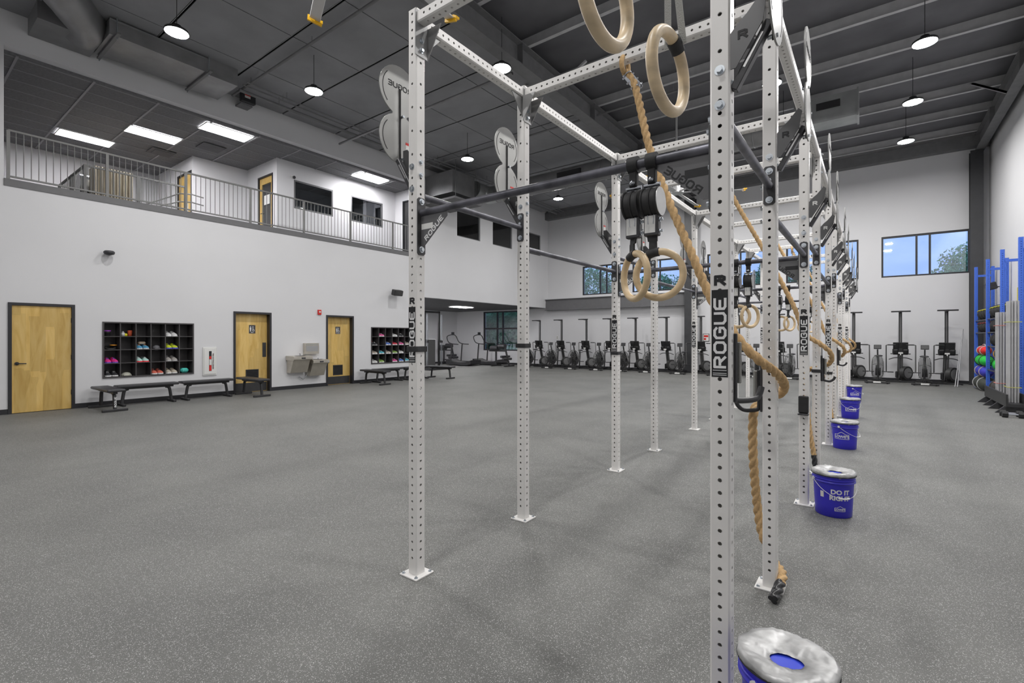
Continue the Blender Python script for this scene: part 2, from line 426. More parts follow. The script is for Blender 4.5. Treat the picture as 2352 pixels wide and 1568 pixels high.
# rooms on the left: under and over the mezzanine
mb = MB(); mb.box(XM-.2, XM, YB, YF, 0, H)
mb.box(XM, XL-.2, 12.05, 12.25, 0, 3.0)
mb.build('wall_recess', M['wall'])
mb = MB().box(XM, XL-.2, YB, YF, 3.0, 3.1)
mb.build('ceiling_recess', M['soffit'])
MB().box(XM, XL-.2, YB, YF, 4.4, 4.55).build('floor_mezzanine', M['beam_grey'])
MB().box(XM, XL-.2, YB, 12.45, 7.1, 7.2).build('ceiling_mezzanine', M['tile'])
YW1, YW2, XW1, XW2, YE = 6.0, 7.63, -16.8, -14.87, 12.28
MW = []
for q in ((675, 765), (806, 879)):
    A = on_x(q[0], HY, XW2); B = on_x(q[1], HY, XW2); MW.append((A.y, B.y))
zt = (on_x(675, 412, XW2).z+on_x(806, 448, XW2).z)/2; zb = (on_x(765, 497, XW2).z+on_x(879, 524, XW2).z)/2
D1 = (on_y(408, HY, YW1).x, on_y(430, HY, YW1).x+.35); D2 = (on_y(593, HY, YW2).x, on_y(627, HY, YW2).x)
mz = MB()
cells(mz, 'y', YW1, YW1+.12, XM, XW1, 4.55, 7.1, [(D1[0], D1[1], 4.55, 6.68)])
cells(mz, 'x', XW1-.12, XW1, YW1+.12, YW2+.12, 4.55, 7.1, [])
cells(mz, 'y', YW2, YW2+.12, XW1, XW2, 4.55, 7.1, [(D2[0], D2[1], 4.55, 6.68)])
cells(mz, 'x', XW2-.12, XW2, YW2+.12, YE+.12, 4.55, 7.1, [(m_[0], m_[1], zb, zt) for m_ in MW])
ED = (-14.42, -13.75)
cells(mz, 'y', YE, YE+.12, XW2, XL-.2, 4.55, 7.1, [(ED[0], ED[1], 4.55, 6.7)])
mz.box(XM, XL-.2, -1.1, -1.0, 4.55, 7.1)
mz.box(XW2-2.6, XW2-2.5, YW2+.3, YF, 4.55, H-.1)
mz.build('wall_mezzanine', M['wall'])
for n_ in ('wall_left', 'wall_far', 'wall_right', 'wall_back', 'ceiling', 'wall_recess', 'ceiling_recess', 'floor_mezzanine', 'ceiling_mezzanine', 'wall_mezzanine'):
    struct(bpy.data.objects[n_])
# ceiling grid of the mezzanine
g = MB()
for k in range(13):
    x = -13.73-k*.61
    if x > XM+.05: g.box(x-.012, x+.012, -1, YE, 7.088, 7.1)
for k in range(12):
    y = -.6+k*1.19
    if y < YE: g.box(XM, XL-.2, y-.02, y+.02, 7.085, 7.1)
struct(g.build('trim_1', M['tbar']))
# header lip and edge strip of the mezzanine opening
struct(MB().box(XL-.22, XL+.02, MEZ[0], MEZ[1], 4.44, 4.58).build('trim_2', M['beam_grey']))
# baseboards
segs = []; y = YB
for d in DOORS: segs.append((y, d[0])); y = d[1]
segs.append((y, REC[0]))
bb = MB()
for a, b in segs: bb.box(XL, XL+.012, a, b, 0, .1)
struct(bb.build('baseboard_left', M['black_trim']))
struct(MB().box(XM, XR, YF-.012, YF, 0, .1).build('baseboard_far', M['black_trim']))
struct(MB().box(XR-.012, XR, YB, YF-.02, 0, .1).build('baseboard_right', M['black_trim']))
bb = MB(); bb.box(XM, XM+.012, 12.25, YF-.02, 0, .1); bb.box(XM+.02, XL-.2, 12.25, 12.262, 0, .1)
struct(bb.build('baseboard_recess', M['black_trim']))
# doors
def wood_door(n, y0, y1, kind):
    fr = MB(); w = .052
    for a, b in ((y0, y0+w), (y1-w, y1)): fr.box(XL-.2, XL+.022, a, b, 0, DH)
    fr.box(XL-.2, XL+.022, y0+w, y1-w, DH-w, DH)
    f = struct(fr.build('door_%d' % n, M['black_trim']))
    xs = XL-.01 if kind == 'plain' else XL-.13
    leaf = MB().box(xs-.045, xs, y0+w+.003, y1-w-.003, .01, DH-w-.003).build('door_leaf', M['wood'], f)
    a, b = y0+w, y1-w
    if kind == 'plain':
        h = MB().cyl((xs, a+.07, .98), (xs+.02, a+.07, .98), .032, 20).cyl((xs+.02, a+.07, .98), (xs+.055, a+.07, .98), .011, 12)
        h.beam((xs+.055, a+.06, .98), (xs+.055, a+.20, .975), .014, .02, bev=.004)
        h.build('door_handle', M['blk'], leaf)
        hg = MB()
        for z in (.35, 1.08, 1.85): hg.cyl((xs+.004, b-.002, z-.05), (xs+.004, b-.002, z+.05), .008, 8)
        hg.build('hinge', M['blk'], leaf)
    else:
        MB().box(xs, xs+.003, a+.01, b-.01, .02, .26).build('kick_plate', M['kick'], leaf)
        c = (a+b)/2 if n == 3 else a+.62*(b-a)*.88
        v = MB(); v.box(xs, xs+.012, c-.17, c-.145, .30, .62); v.box(xs, xs+.012, c+.145, c+.17, .30, .62)
        v.box(xs, xs+.012, c-.145, c+.145, .595, .62); v.box(xs, xs+.012, c-.145, c+.145, .30, .325); v.box(xs, xs+.002, c-.145, c+.145, .325, .595)
        v.build('louver_frame', M['blk'], leaf)
        lv = MB()
        for k in range(7): lv.cbox((xs+.008, c, .345+k*.038), (.003, .29, .032), Matrix.Rotation(.6, 3, 'Y'))
        lv.build('louver_slats', M['kick'], leaf)
        if n == 2: pp = MB().box(xs, xs+.004, b-.13, b-.03, .95, 1.35)
        else: pp = MB().box(xs, xs+.004, a+.0, a+.035, .95, 1.35).box(xs+.004, xs+.03, a+.01, a+.022, 1.0, 1.3)
        pp.build('push_plate', M['kick'], leaf)
        s_ = MB().box(xs, xs+.004, c-.085, c+.085, 1.60, 1.83).build('restroom_sign', M['col_dark'], leaf)
        p = MB()
        for dy in (-.035,) if n == 3 else (-.045,):
            p.lathe([(0, .05), (.012, .045), (.014, .03), (0, .02)], (xs+.006, c+dy, 1.75), 10)
            p.box(xs+.004, xs+.006, c+dy-.018, c+dy+.018, 1.70, 1.765); p.box(xs+.004, xs+.006, c+dy-.012, c+dy+.012, 1.655, 1.70)
        p.torus((xs+.005, c+.03, 1.685), .024, .005, (1, 0, 0), 16, 6)
        p.box(xs+.004, xs+.006, c+.015, c+.027, 1.70, 1.765); p.ball((xs+.005, c+.02, 1.783), .003, .012, .012)
        fr_ = ((xs+.0045, c, 1.625), (0, 1, 0), (0, 0, 1))
        flat_text(p, 'MEN' if n == 2 else 'WOMEN', .035, fr_)
        p.build('sign_print', M['white'], s_)
    return f
wood_door(1, *DOORS[0], 'plain'); wood_door(2, *DOORS[1], 'rest'); wood_door(3, *DOORS[2], 'rest')
def mezz_door(n, x0, x1, y, glassy):
    f = MB(); w = .05; z1 = 6.68
    for a, b in ((x0, x0+w), (x1-w, x1)): f.box(a, b, y-.015, y+.12, 4.55, z1)
    f.box(x0+w, x1-w, y-.015, y+.12, z1-w, z1)
    f = struct(f.build('door_%d' % n, M['black_trim']))
    L = MB(); a, b, z = x0+w+.003, x1-w-.003, 4.56
    if glassy:
        cells(L, 'y', y+.03, y+.07, a, b, z, z1-w, [(a+.13, b-.0-.13, z+.3, z1-w-.2)])
        lf = L.build('door_leaf', M['wood'], f)
        MB().box(a+.13, b-.13, y+.045, y+.055, z+.3, z1-w-.2).build('pane', M['glassi'], lf)
        MB().box(a+.28, b-.22, y+.03, y+.032, z+1.2, z+1.5).build('notice', M['offw'], lf)
    else:
        lf = L.box(a, b, y+.03, y+.07, z, z1-w).build('door_leaf', M['wood'], f)
        MB().box(b-.5, b-.3, y+.027, y+.03, z+.85, z+1.15).build('notice', M['offw'], lf)
    h = MB().beam((a+.06, y+.02, z+.95), (a+.19, y+.02, z+.95), .012, .018)
    h.build('door_handle', M['blk'], lf)
mezz_door(4, *D1, YW1, False); mezz_door(5, *D2, YW2, True)
f = MB().box(ED[0], ED[0]+.05, YE-.015, YE+.12, 4.55, 6.7).box(ED[1]-.05, ED[1], YE-.015, YE+.12, 4.55, 6.7).box(ED[0]+.05, ED[1]-.05, YE-.015, YE+.12, 6.65, 6.7)
f = struct(f.build('door_6', M['black_trim'])); MB().box(ED[0]+.053, ED[1]-.053, YE+.03, YE+.07, 4.56, 6.648).build('door_leaf', M['kick'], f)
# windows
def window(n, axis, p, a0, a1, z0, z1, muls, glass, depth=.2, fw=.055, col='black_trim', bars=()):
    f = MB()
    def bx(a, b, c, d, t0=.04, t1=.12):
        if axis == 'y': f.box(a, b, p+t0, p+t1, c, d)
        else: f.box(p-t1, p-t0, a, b, c, d)
    bx(a0, a0+fw, z0, z1); bx(a1-fw, a1, z0, z1); bx(a0+fw, a1-fw, z0, z0+fw); bx(a0+fw, a1-fw, z1-fw, z1)
    for m_ in muls: bx(m_-fw/2, m_+fw/2, z0+fw, z1-fw)
    for z in bars: bx(a0+fw, a1-fw, z-.04, z+.04, .045, .115)
    o = struct(f.build('window_%d' % n, M[col]))
    g_ = MB()
    if axis == 'y': g_.box(a0+fw, a1-fw, p+.075, p+.083, z0+fw, z1-fw)
    else: g_.box(p-.083, p-.075, a0+fw, a1-fw, z0+fw, z1-fw)
    g_.build('pane', M[glass], o)
    return o
n_ = 1
for a, b in WIN:
    window(n_, 'y', YF, a, b, *WZ, (a+.94, a+1.28), 'glass'); n_ += 1
window(n_, 'y', YF, *RW, (RW[0]+(RW[1]-RW[0])*.40, RW[0]+(RW[1]-RW[0])*.56), 'glass', bars=(RW[2]+(RW[3]-RW[2])*.56,), fw=.07); n_ += 1
for a, b, c, d in IWIN: window(n_, 'x', XL, a, b, c, d, (), 'glassi', col='beam_grey', fw=.04); n_ += 1
for a, b in MW: window(n_, 'x', XW2+.04, a, b, zb, zt, (), 'glassi', col='beam_grey', fw=.05); n_ += 1
# structural steel
def hcol(x, y, z0, z1, w=.26, d=.3, t=.018):
    m_ = MB(); m_.box(x-w/2, x+w/2, y-d/2, y-d/2+t, z0, z1); m_.box(x-w/2, x+w/2, y+d/2-t, y+d/2, z0, z1); m_.box(x-t/2, x+t/2, y-d/2+t, y+d/2-t, z0, z1)
    m_.box(x-w/2-.02, x+w/2+.02, y-d/2-.02, y+d/2+.02, z0, z0+.02); return m_
CX1, CX2 = xF(1584)+.1, 2.62
ycol = YF-.22
for k, (x, w) in enumerate(((CX1, .42), (CX2, .3))):
    struct(hcol(x, ycol, 0, H-.75, w=w).build('trim_%d' % (3+k), M['col_dark']))
m_ = MB(); m_.box(XL+.0, CX1-.21, YF-.24, YF-.0, 2.86, 3.42); m_.box(XL+.0, CX1-.21, YF-.3, YF-.24, 2.86, 2.89); m_.box(XL, CX1-.21, YF-.3, YF-.24, 3.39, 3.42)
struct(m_.build('trim_5', M['beam_grey']))
struct(MB().box(XL, CX1-.21, YF-.32, YF, 3.42, 3.47).build('trim_6', M['wall']))
def rafter(n, x, zb_=7.36, y0=YB, y1=YF, w=.3):
    r = MB(); r.box(x-w/2, x+w/2, y0, y1, zb_, zb_+.02); r.box(x-w/2, x+w/2, y0, y1, H-.27, H-.25); r.box(x-.008, x+.008, y0, y1, zb_+.02, H-.27)
    k = y0+1
    while k < y1:
        r.box(x-w/2, x+w/2, k-.006, k+.006, zb_+.02, H-.27); k += 3.36
    return struct(r.build('trim_%d' % n, M['steel_dark']))
rafter(7, CX1); rafter(8, 2.7, w=.22)
# girt beam above the far wall
struct(MB().box(XL, XR, YF-.3, YF, 7.5, 7.85).build('trim_10', M['steel_dark']))
INS = True
pu = MB(); k = -5
y = 20.47
while y > YB:
    pu.box(XL, XR, y-.004, y+.004, H-.25, H); pu.box(CX1 if INS else XL, XR, y-.09, y, H-.255, H-.247); pu.box(XL, XR, y, y+.07, H-.008, H)
    y -= 1.68
struct(pu.build('trim_11', M['purlin']))
ins = MB(); y = 20.47
while y > YB:
    x = XL
    while x < CX1-.2:
        x2 = min(x+1.83, CX1-.16); ins.box(x+.012, x2-.012, max(YB, y-1.68)+.035, y-.025, H-.262, H-.25); x += 1.83
    y -= 1.68
struct(ins.build('trim_13', M['insul']))
# sag rods / brace rods between rafter and purlins
br = MB()
for y in (3.2, 9.9, 16.6):
    for s_ in (-1, 1):
        br.beam((CX1, y, 7.4), (CX1+s_*.9, y, H-.24), .05, .05); br.beam((2.7, y, 7.4), (2.7-.7, y, H-.24), .05, .05)
struct(br.build('trim_12', M['purlin']))
# ceiling pipes and conduits
def pipe(label, pts, r, mt='steel_dark', drops=True):
    m_ = MB()
    m_.tube(pts, r, 10)
    p, q = Vector(pts[0]), Vector(pts[-1]); L = (q-p).length; k = 1.
    while k < L:
        c = p+(q-p)*k/L; m_.cyl(c+Vector((0, 0, r*.6)), (c.x, c.y, H-.02), .006, 6); k += 2.7
    return tag(m_.build('ceiling_pipe', M[mt]), label, 'pipe', None)
pipe('dark sprinkler pipe running along the ceiling above the left wall', [(XL+.9, 5.5, 7.62), (XL+.9, 20.5, 7.62)], .04)
pipe('thin dark conduit beside the sprinkler pipe above the left wall', [(XL+1.1, 5.5, 7.68), (XL+1.1, 20.5, 7.68)], .018)
pipe('second thin dark conduit further out from the left wall', [(XL+1.3, 5.5, 7.68), (XL+1.3, 20.5, 7.68)], .018)
pipe('dark pipe crossing the ceiling in front of the near duct unit', [(XL+.3, 5.6, 7.7), (-4.5, 5.6, 7.7)], .03)
pipe('long grey pipe crossing the ceiling beyond the second rig post', [(XL+.3, 8.7, 7.45), (-6.5, 8.7, 7.45)], .035, 'galv')
pipe('dark ceiling pipe crossing just before the round duct', [(XL+.3, 12.2, 7.7), (-3, 12.2, 7.7)], .03)
pipe('dark ceiling pipe crossing beyond the round duct', [(XL+.3, 17.4, 7.7), (-3, 17.4, 7.7)], .03)
# ducts
p = MB(); Yd, Zd, Rd = 14.6, 7.05, .33
L0, L1 = -11.6, .0
p.cyl((L0, Yd, Zd), (-1.6, Yd, Zd), Rd, 32)
x = L0
while x < -1.6: p.torus((x, Yd, Zd), Rd+.004, .012, (1, 0, 0), 32, 6); x += 1.5
dt = thing('ceiling_duct', 'long round grey air duct crossing the ceiling beyond the rig', 'duct')
p.build('round_duct', M['galv'], dt)
p = MB().box(-1.62, -.30, Yd-.3, Yd+.3, Zd-.17, Zd+.45).box(-.30, -.26, Yd-.33, Yd+.33, Zd-.2, Zd+.48)
p.build('duct_box', M['galvl'], dt)
for x0, x1, o_ in ((-1.13, -.63, 0), (-5.4, -4.5, .06), (-8.7, -7.8, .06)):
    gq = MB(); gq.box(x0, x1, Yd-.335-o_, Yd-.3-o_*0, Zd-.1+(.23 if not o_ else 0), Zd+.1+(.2 if not o_ else 0)); gq.build('grille', M['dark'], dt)
p = MB(); pts = smooth_path([(L0+.1, Yd, Zd), (L0-.35, Yd, Zd), (L0-.6, Yd-.25, Zd+.05), (L0-.62, Yd-.7, Zd+.1)], 6)
p.tube(pts, Rd, 24); p.build('elbow', M['galvl'], dt)
MB().box(XL+.02, L0-.4, Yd-2.1, Yd-.9, Zd-.35, Zd+.45).build('air_handler', M['galv'], dt)
MB().box(XL+.02, L0-.2, Yd-2.2, Yd-.75, Zd-.62, Zd-.55).build('drain_tray', M['beam_grey'], dt)
for yy in (Yd-2.05, Yd-.95):
    MB().cyl((L0-.3, yy, Zd-.6), (L0-.3, yy, H-.02), .01, 8).build('hanger_rod', M['steel_dark'], dt)
# near unit over the mezzanine opening
ZA = .27
du = thing('air_handler', 'grey air handler hung high on the left wall above the balcony', 'air handler')
MB().box(XL+.01, XL+.9, 1.9, 2.84, 7.5, H-.02).build('duct_box', M['galv'], du)
MB().box(XL+.3, XL+1.4, 2.85, 4.62, 7.22+ZA, 7.5+ZA).build('cabinet', M['galv'], du)
MB().box(XL+.28, XL+1.42, 2.85, 4.62, 7.5+ZA, 7.53+ZA).build('cabinet_lid', M['galvl'], du)
MB().box(XL+.3, XL+1.4, 4.63, 5.25, 7.18+ZA, 7.65+ZA).build('return_box', M['galv'], du)
pts = smooth_path([(XL+.5, 2.6, 7.74), (XL+.9, 2.6, 7.74), (XL+1.4, 2.3, 7.74), (XL+2.4, 1.8, 7.74), (XL+5.0, 1.5, 7.74)], 6)
MB().tube(pts, .34, 24).build('round_duct', M['galv'], du)

for yy in (2.95, 4.6):
    for xx in (XL+.25, XL+1.48):
        MB().cyl((xx, yy, 7.12+ZA), (xx, yy, H-.02), .011, 8).build('hanger_rod', M['bolt'], du)
    MB().box(XL+.2, XL+1.62, yy-.03, yy+.03, 7.17+ZA, 7.21+ZA).build('support_channel', M['steel_dark'], du)
tg = thing('disconnect_switch', 'black electrical disconnect box with red lever on the left wall top', 'switch')
MB().cbox((XL+.36, 5.95, 7.87), (.12, .36, .5), bev=.01).build('case', M['blk'], tg)
MB().box(XL+.42, XL+.425, 5.85, 5.99, 7.72, 7.98).build('warning_label', M['offw'], tg)
MB().box(XL+.425, XL+.43, 5.85, 5.99, 7.78, 7.82).build('red_stripe', M['red'], tg)
MB().cbox((XL+.42, 6.17, 7.95), (.05, .04, .12), Matrix.Rotation(.5, 3, 'X')).build('lever', M['red'], tg)
MB().box(XL, XL+.3, 5.8, 6.1, 7.58, 7.62).build('mount_arm', M['steel_dark'], tg)
# conduit under disconnect along the wall top
# balcony railing
rl = thing('balcony_railing', 'long grey metal balcony railing with slim balusters', 'railing', (XL-.1, 0, 4.55))
y0, y1 = MEZ[0]+.07, MEZ[1]
MB().box(-.022, .022, y0, y1, .985, 1.02).build('top_rail', M['rail'], rl)
MB().box(-.018, .018, y0, y1, .09, .12).build('bottom_rail', M['rail'], rl)
posts = [y0, *[on_x(q, HY, XL-.1).y for q in (246, 427, 575, 698, 805, 902)], y1-.02]
pm = MB().box(-.025, .025, -.025, .025, .0, 1.0).mesh('railing_post', M['rail'])
for y in posts: inst('railing_post', pm, rl, (0, y, 0))
bm_ = MB().cyl((0, 0, .12), (0, 0, .985), .008, 6).mesh('baluster', M['rail'])
nb = 0
for a, b in zip(posts, posts[1:]):
    n = max(1, round((b-a)/.112)); 
    for k in range(1, n):
        inst('baluster', bm_, rl, (0, a+(b-a)*k/n, 0)); nb += 1
# stair guard on the mezzanine
sg = thing('stair_railing', 'grey stair guard railing standing behind the balcony railing', 'railing', (0, 0, 4.55))
A = (-15.05, 3.1); B = (-15.05, 5.2); Cc = (-17.6, 3.1)
r = MB(); r.beam((*A, 1.05), (*B, 1.05), .045, .04); r.beam((*A, 1.05), (*Cc, 1.05), .045, .04); r.build('top_rail', M['rail'], sg)
r = MB(); r.beam((*A, .1), (*B, .1), .03, .03); r.beam((*A, .1), (*Cc, .1), .03, .03); r.build('bottom_rail', M['rail'], sg)
for q in (A, (-15.05, 4.15), B, Cc, (-16.3, 3.1)): MB().box(q[0]-.03, q[0]+.03, q[1]-.03, q[1]+.03, 0, 1.07).build('railing_post', M['rail'], sg)
for k in range(1, 19): MB().cyl((-15.05, 3.1+k*2.1/19, .1), (-15.05, 3.1+k*2.1/19, 1.04), .008, 6).build('baluster', M['rail'], sg)
for k in range(1, 22): MB().cyl((-15.05-k*2.5/22, 3.1, .1), (-15.05-k*2.5/22, 3.1, 1.04), .008, 6).build('baluster', M['rail'], sg)
for dz in (0, -.22):
    MB().tube([(-15.2, 3.9, .15+dz*.3), (-15.2, 5.1, .88+dz), (-15.2, 5.4, .93+dz), (-15.2, 5.7, .9+dz)], .018, 8).build('handrail', M['rail'], sg)
tk = thing('steel_drum', 'shiny horizontal steel drum behind the stair railing', 'tank', (-16.9, 3.62, 4.55))
MB().cyl((0, -.28, 1.02), (0, .22, 1.02), .27, 32).build('drum', M['chrome'], tk); MB().box(-.2, .2, -.25, .2, 0, .76).build('stand', M['beam_grey'], tk)
cb = MB(); pts = []
n = 60
for k in range(n+1): pts.append((.022*math.sin(k*1.3)+.012*math.sin(k*.7), k/n*.8))
poly = [(x, y) for x, y in pts]+[(-.5, .8), (-.5, 0)]
cb.prism([(x, y) for x, y in poly], ((0, 0, .68), (1, 0, 0), (0, 1, 0)), 1.36)
tag(cb.build('draped_box', M['box'], None, (-16.0, 3.48, 4.55)), 'tall box under pleated tan cloth behind the stair railing', 'box')
# mezzanine ceiling lights
def troffer(x, y, z, label, lx=.6, ly=1.2):
    t = thing('ceiling_light', label, 'light', (x, y, z), 0, 'flat panel lights')
    fr = MB(); fr.box(-lx/2, lx/2, -ly/2, -ly/2+.02, -.02, 0); fr.box(-lx/2, lx/2, ly/2-.02, ly/2, -.02, 0); fr.box(-lx/2, -lx/2+.02, -ly/2+.02, ly/2-.02, -.02, 0); fr.box(lx/2-.02, lx/2, -ly/2+.02, ly/2-.02, -.02, 0)
    fr.build('frame', M['offw'], t); MB().box(-lx/2+.02, lx/2-.02, -ly/2+.02, ly/2-.02, -.014, -.008).build('diffuser', M['panel'], t)
troffer(-17.68, 3.65, 7.085, 'bright ceiling panel over the balcony nearest the near opening edge')
troffer(-15.9, 4.72, 7.085, 'second bright ceiling panel over the balcony, above the stair guard')
troffer(-14.1, 5.85, 7.085, 'third bright ceiling panel over the balcony, closest to the fascia')
troffer(-14.1, 10.55, 7.085, 'bright ceiling panel over the balcony windows')
troffer(-16.3, 17.6, 2.985, 'ceiling panel light in the low treadmill alcove')
troffer(-18.6, 13.9, 2.985, 'added alcove ceiling panel, unseen behind the left wall edge, by the back wall'); troffer(-16.5, 13.2, 2.985, 'added alcove ceiling panel, unseen behind the left wall edge, nearer the gym')  # both out-of-view panels are added to brighten the alcove
rv = tag(MB().box(-17.5, -16.9, 5.0, 5.6, 7.07, 7.084).box(-17.4, -17.0, 5.1, 5.5, 7.06, 7.07).build('ceiling_vent', M['soffit']), 'square dark air vent in the balcony ceiling beside the panels', 'vent', 'balcony ceiling vents')
rv = tag(MB().box(-15.9, -15.3, 5.75, 6.35, 7.07, 7.084).build('ceiling_vent', M['soffit']), 'square dark air vent between second and third balcony panels', 'vent', 'balcony ceiling vents')
cm = thing('security_camera', 'small grey camera at the corner above the balcony windows', 'camera', (XW2+.02, YW2+.45, 6.62))
MB().cbox((.03, 0, 0), (.06, .1, .05), bev=.01).build('mount', M['offw'], cm); MB().ball((.1, .05, -.03), .05).build('dome', M['blk'], cm)
# high bay lamps
def bay(x, y, label, z=7.0):
    t = thing('pendant_lamp', label, 'lamp', (x, y, z), 0, 'round high bay lamps')
    MB().lathe([(.0, .12), (.07, .12), (.08, .05), (.19, .03), (.2, -.005), (.185, -.012)], (0, 0, .03), 28).build('housing', M['blk'], t)
    MB().lathe([(0, 0), (.185, 0)], (0, 0, .016), 28).build('lens', M['lamp'], t)
    MB().cyl((0, 0, .14), (0, 0, H-z-.02), .006, 6).build('cord', M['blk'], t)
bays = [(-10.1, 3.35, 'lamp beside the near air handler'), (-10.05, 6.0, 'lamp past the disconnect box'), (-10.06, 11.14, 'lamp left of the second rig post'),
        (-10.04, 16.5, 'farthest lamp of the left row'), (-6.1, 7.8, 'lamp over the gap between first and second rig posts'),
        (.79, 11.88, 'nearest lamp of the right row'), (.765, 14.72, 'middle lamp of the right row'), (.76, 17.55, 'farthest lamp of the right row')]
for x, y, l in bays: bay(x, y, 'round bright high bay '+l)
for x, y in ((-1.9, 9.0), (-1.75, 11.8), (-6.1, 2.6), (.8, 6.2), (.8, 9.05), (-1.8, .2), (-1.8, -3.5), (.8, 3.3), (-6.1, -2.6), (-4.3, 17.6), (-7.0, 18.2), (-1.9, 14.65), (-1.95, 17.45)):  # unseen lamps: far-end ones added to brighten the far wall, others assumed
    bay(x, y, 'assumed or added round high bay lamp overhead, out of the picture or behind a rig post')
# ceiling fans
def fan(x, y, z, a0, label):
    t = thing('ceiling_fan', label, 'fan', (x, y, z), 0, 'large ceiling fans')
    MB().cyl((0, 0, 0), (0, 0, .12), .2, 24).cyl((0, 0, .12), (0, 0, .3), .1, 16).build('hub', M['fanblade'], t)
    MB().cyl((0, 0, .3), (0, 0, H-z-.03), .03, 10).build('downrod', M['fanblade'], t)
    b = MB(); b.cbox((1.0, 0, .03), (1.6, .14, .018), Matrix.Rotation(.2, 3, 'X'), bev=.006)
    tp = MB(); tp.prism([(-.09, -.06), (.09, -.02), (.085, .05), (-.07, .03)], ((1.82, 0, .03), (0, 1, 0), (0, 0, 1)), .03).prism([(0, 0), (.08, .02), (.08, .05), (0, .04)], ((1.8, -.05, .0), (1, 0, 0), (0, 0, 1)), .1)
    bme = b.mesh('blade', M['fanblade']); tme = tp.mesh('blade_tip', M['yellow'])
    for k in range(6):
        o = inst('blade', bme, t, (0, 0, 0), math.radians(a0+60*k)); inst('blade_tip', tme, o)
fan(-4.3, 2.83, 5.7, 36, 'near ceiling fan with silver blades and yellow tips')
fan(-4.5, 13.9, 5.62, 28, 'far ceiling fan with silver blades and yellow tips beyond the rig')
# outside
struct(MB().box(-60, 60, YF+.3, 90, -.25, -.15).build('ground', M['grass']))
def tree(x, y, h, r, label, n=12000):
    t = thing('tree', label, 'tree', (x, y, -.15), 0, 'trees outside')
    MB().cyl((0, 0, 0), (0, 0, h*.7), .22, 10, r2=.08).build('trunk', M['bark'], t)
    m_ = MB()
    for k in range(n):
        a = random.uniform(0, 2*PI); q = random.uniform(-1, 1); rr = random.uniform(.55, 1)**.5*(1+.15*math.sin(a*5)+.12*math.sin(q*9))
        c = Vector((r*rr*math.cos(a)*math.sqrt(1-q*q), r*rr*math.sin(a)*math.sqrt(1-q*q), h-r*.8+r*.85*rr*q))
        s_ = random.uniform(.035, .08); R = Matrix.Rotation(random.uniform(0, 6), 3, Vector((random.random(), random.random(), random.random()+.1)).normalized())
        m_.add([c+R@Vector(v)*s_ for v in ((-1, -.6, 0), (1, -.5, .2), (.7, .8, 0), (-.6, .7, .2))], [(0, 1, 2, 3)])
    m_.build('foliage', M['leaf'], t)
tree(4.6, 35, 6.2, 2.2, 'leafy tree seen in the lower corner of the rightmost window')
tree(-17.3, 33, 6.6, 2.4, 'tree seen in the leftmost upper far window')
tree(-11.9, 33, 5.6, 2.0, 'low tree beside the tall tree outside the leftmost upper window')
tree(-5.0, 38, 6.6, 2.4, 'tree seen low in the upper window behind the far rig posts')
for k, (x, y) in enumerate(((-17.4, 25.0), (-21.6, 25.4), (-24.4, 29.2), (-19.4, 29.6))):
    for hh in (3.4,): tree(x, y, 4.4, 2.2, 'dense green tree close outside the alcove window, %s' % ('rightmost', 'second from right', 'second from left', 'leftmost')[k], 20000)
# world
w = bpy.data.worlds.new('dusk_sky'); sc.world = w; w.use_nodes = True; nt = w.node_tree
bg = nt.nodes['Background']; tc = nt.nodes.new('ShaderNodeTexCoord'); sp = nt.nodes.new('ShaderNodeSeparateXYZ')
nt.links.new(tc.outputs['Generated'], sp.inputs[0])
r = nt.nodes.new('ShaderNodeValToRGB'); e = r.color_ramp.elements
e[0].position = 0; e[0].color = (.33, .45, .74, 1); e[1].position = .5; e[1].color = (.36, .52, .88, 1)
nt.links.new(sp.outputs['Z'], r.inputs['Fac'])
n = nt.nodes.new('ShaderNodeTexNoise'); n.inputs['Scale'].default_value = 7; n.inputs['Detail'].default_value = 5
mp = nt.nodes.new('ShaderNodeMapping'); mp.inputs['Scale'].default_value = (1, 1, 3)
nt.links.new(tc.outputs['Generated'], mp.inputs['Vector']); nt.links.new(mp.outputs['Vector'], n.inputs['Vector'])
cr = nt.nodes.new('ShaderNodeValToRGB'); cr.color_ramp.elements[0].position = .35; cr.color_ramp.elements[1].position = .7
nt.links.new(n.outputs['Fac'], cr.inputs['Fac'])
mx = nt.nodes.new('ShaderNodeMixRGB'); nt.links.new(cr.outputs['Color'], mx.inputs['Fac'])
nt.links.new(r.outputs['Color'], mx.inputs['Color1']); mx.inputs['Color2'].default_value = (.48, .60, .86, 1)
nt.links.new(mx.outputs['Color'], bg.inputs['Color']); bg.inputs['Strength'].default_value = 1.6
# camera
cam = bpy.data.cameras.new('camera'); co = bpy.data.objects.new('camera', cam); COL.objects.link(co)
co.location = (0, 0, EYE); co.rotation_euler = (PI/2, 0, TH)
cam.sensor_width = 36; cam.lens = F/2352*36; cam.shift_y = -(784-HY)/2352; cam.clip_start = .05; cam.clip_end = 200
sc.camera = co
vs = sc.view_settings; vs.view_transform = 'Standard'; vs.look = 'None'; vs.gamma = 1; vs.exposure = 0
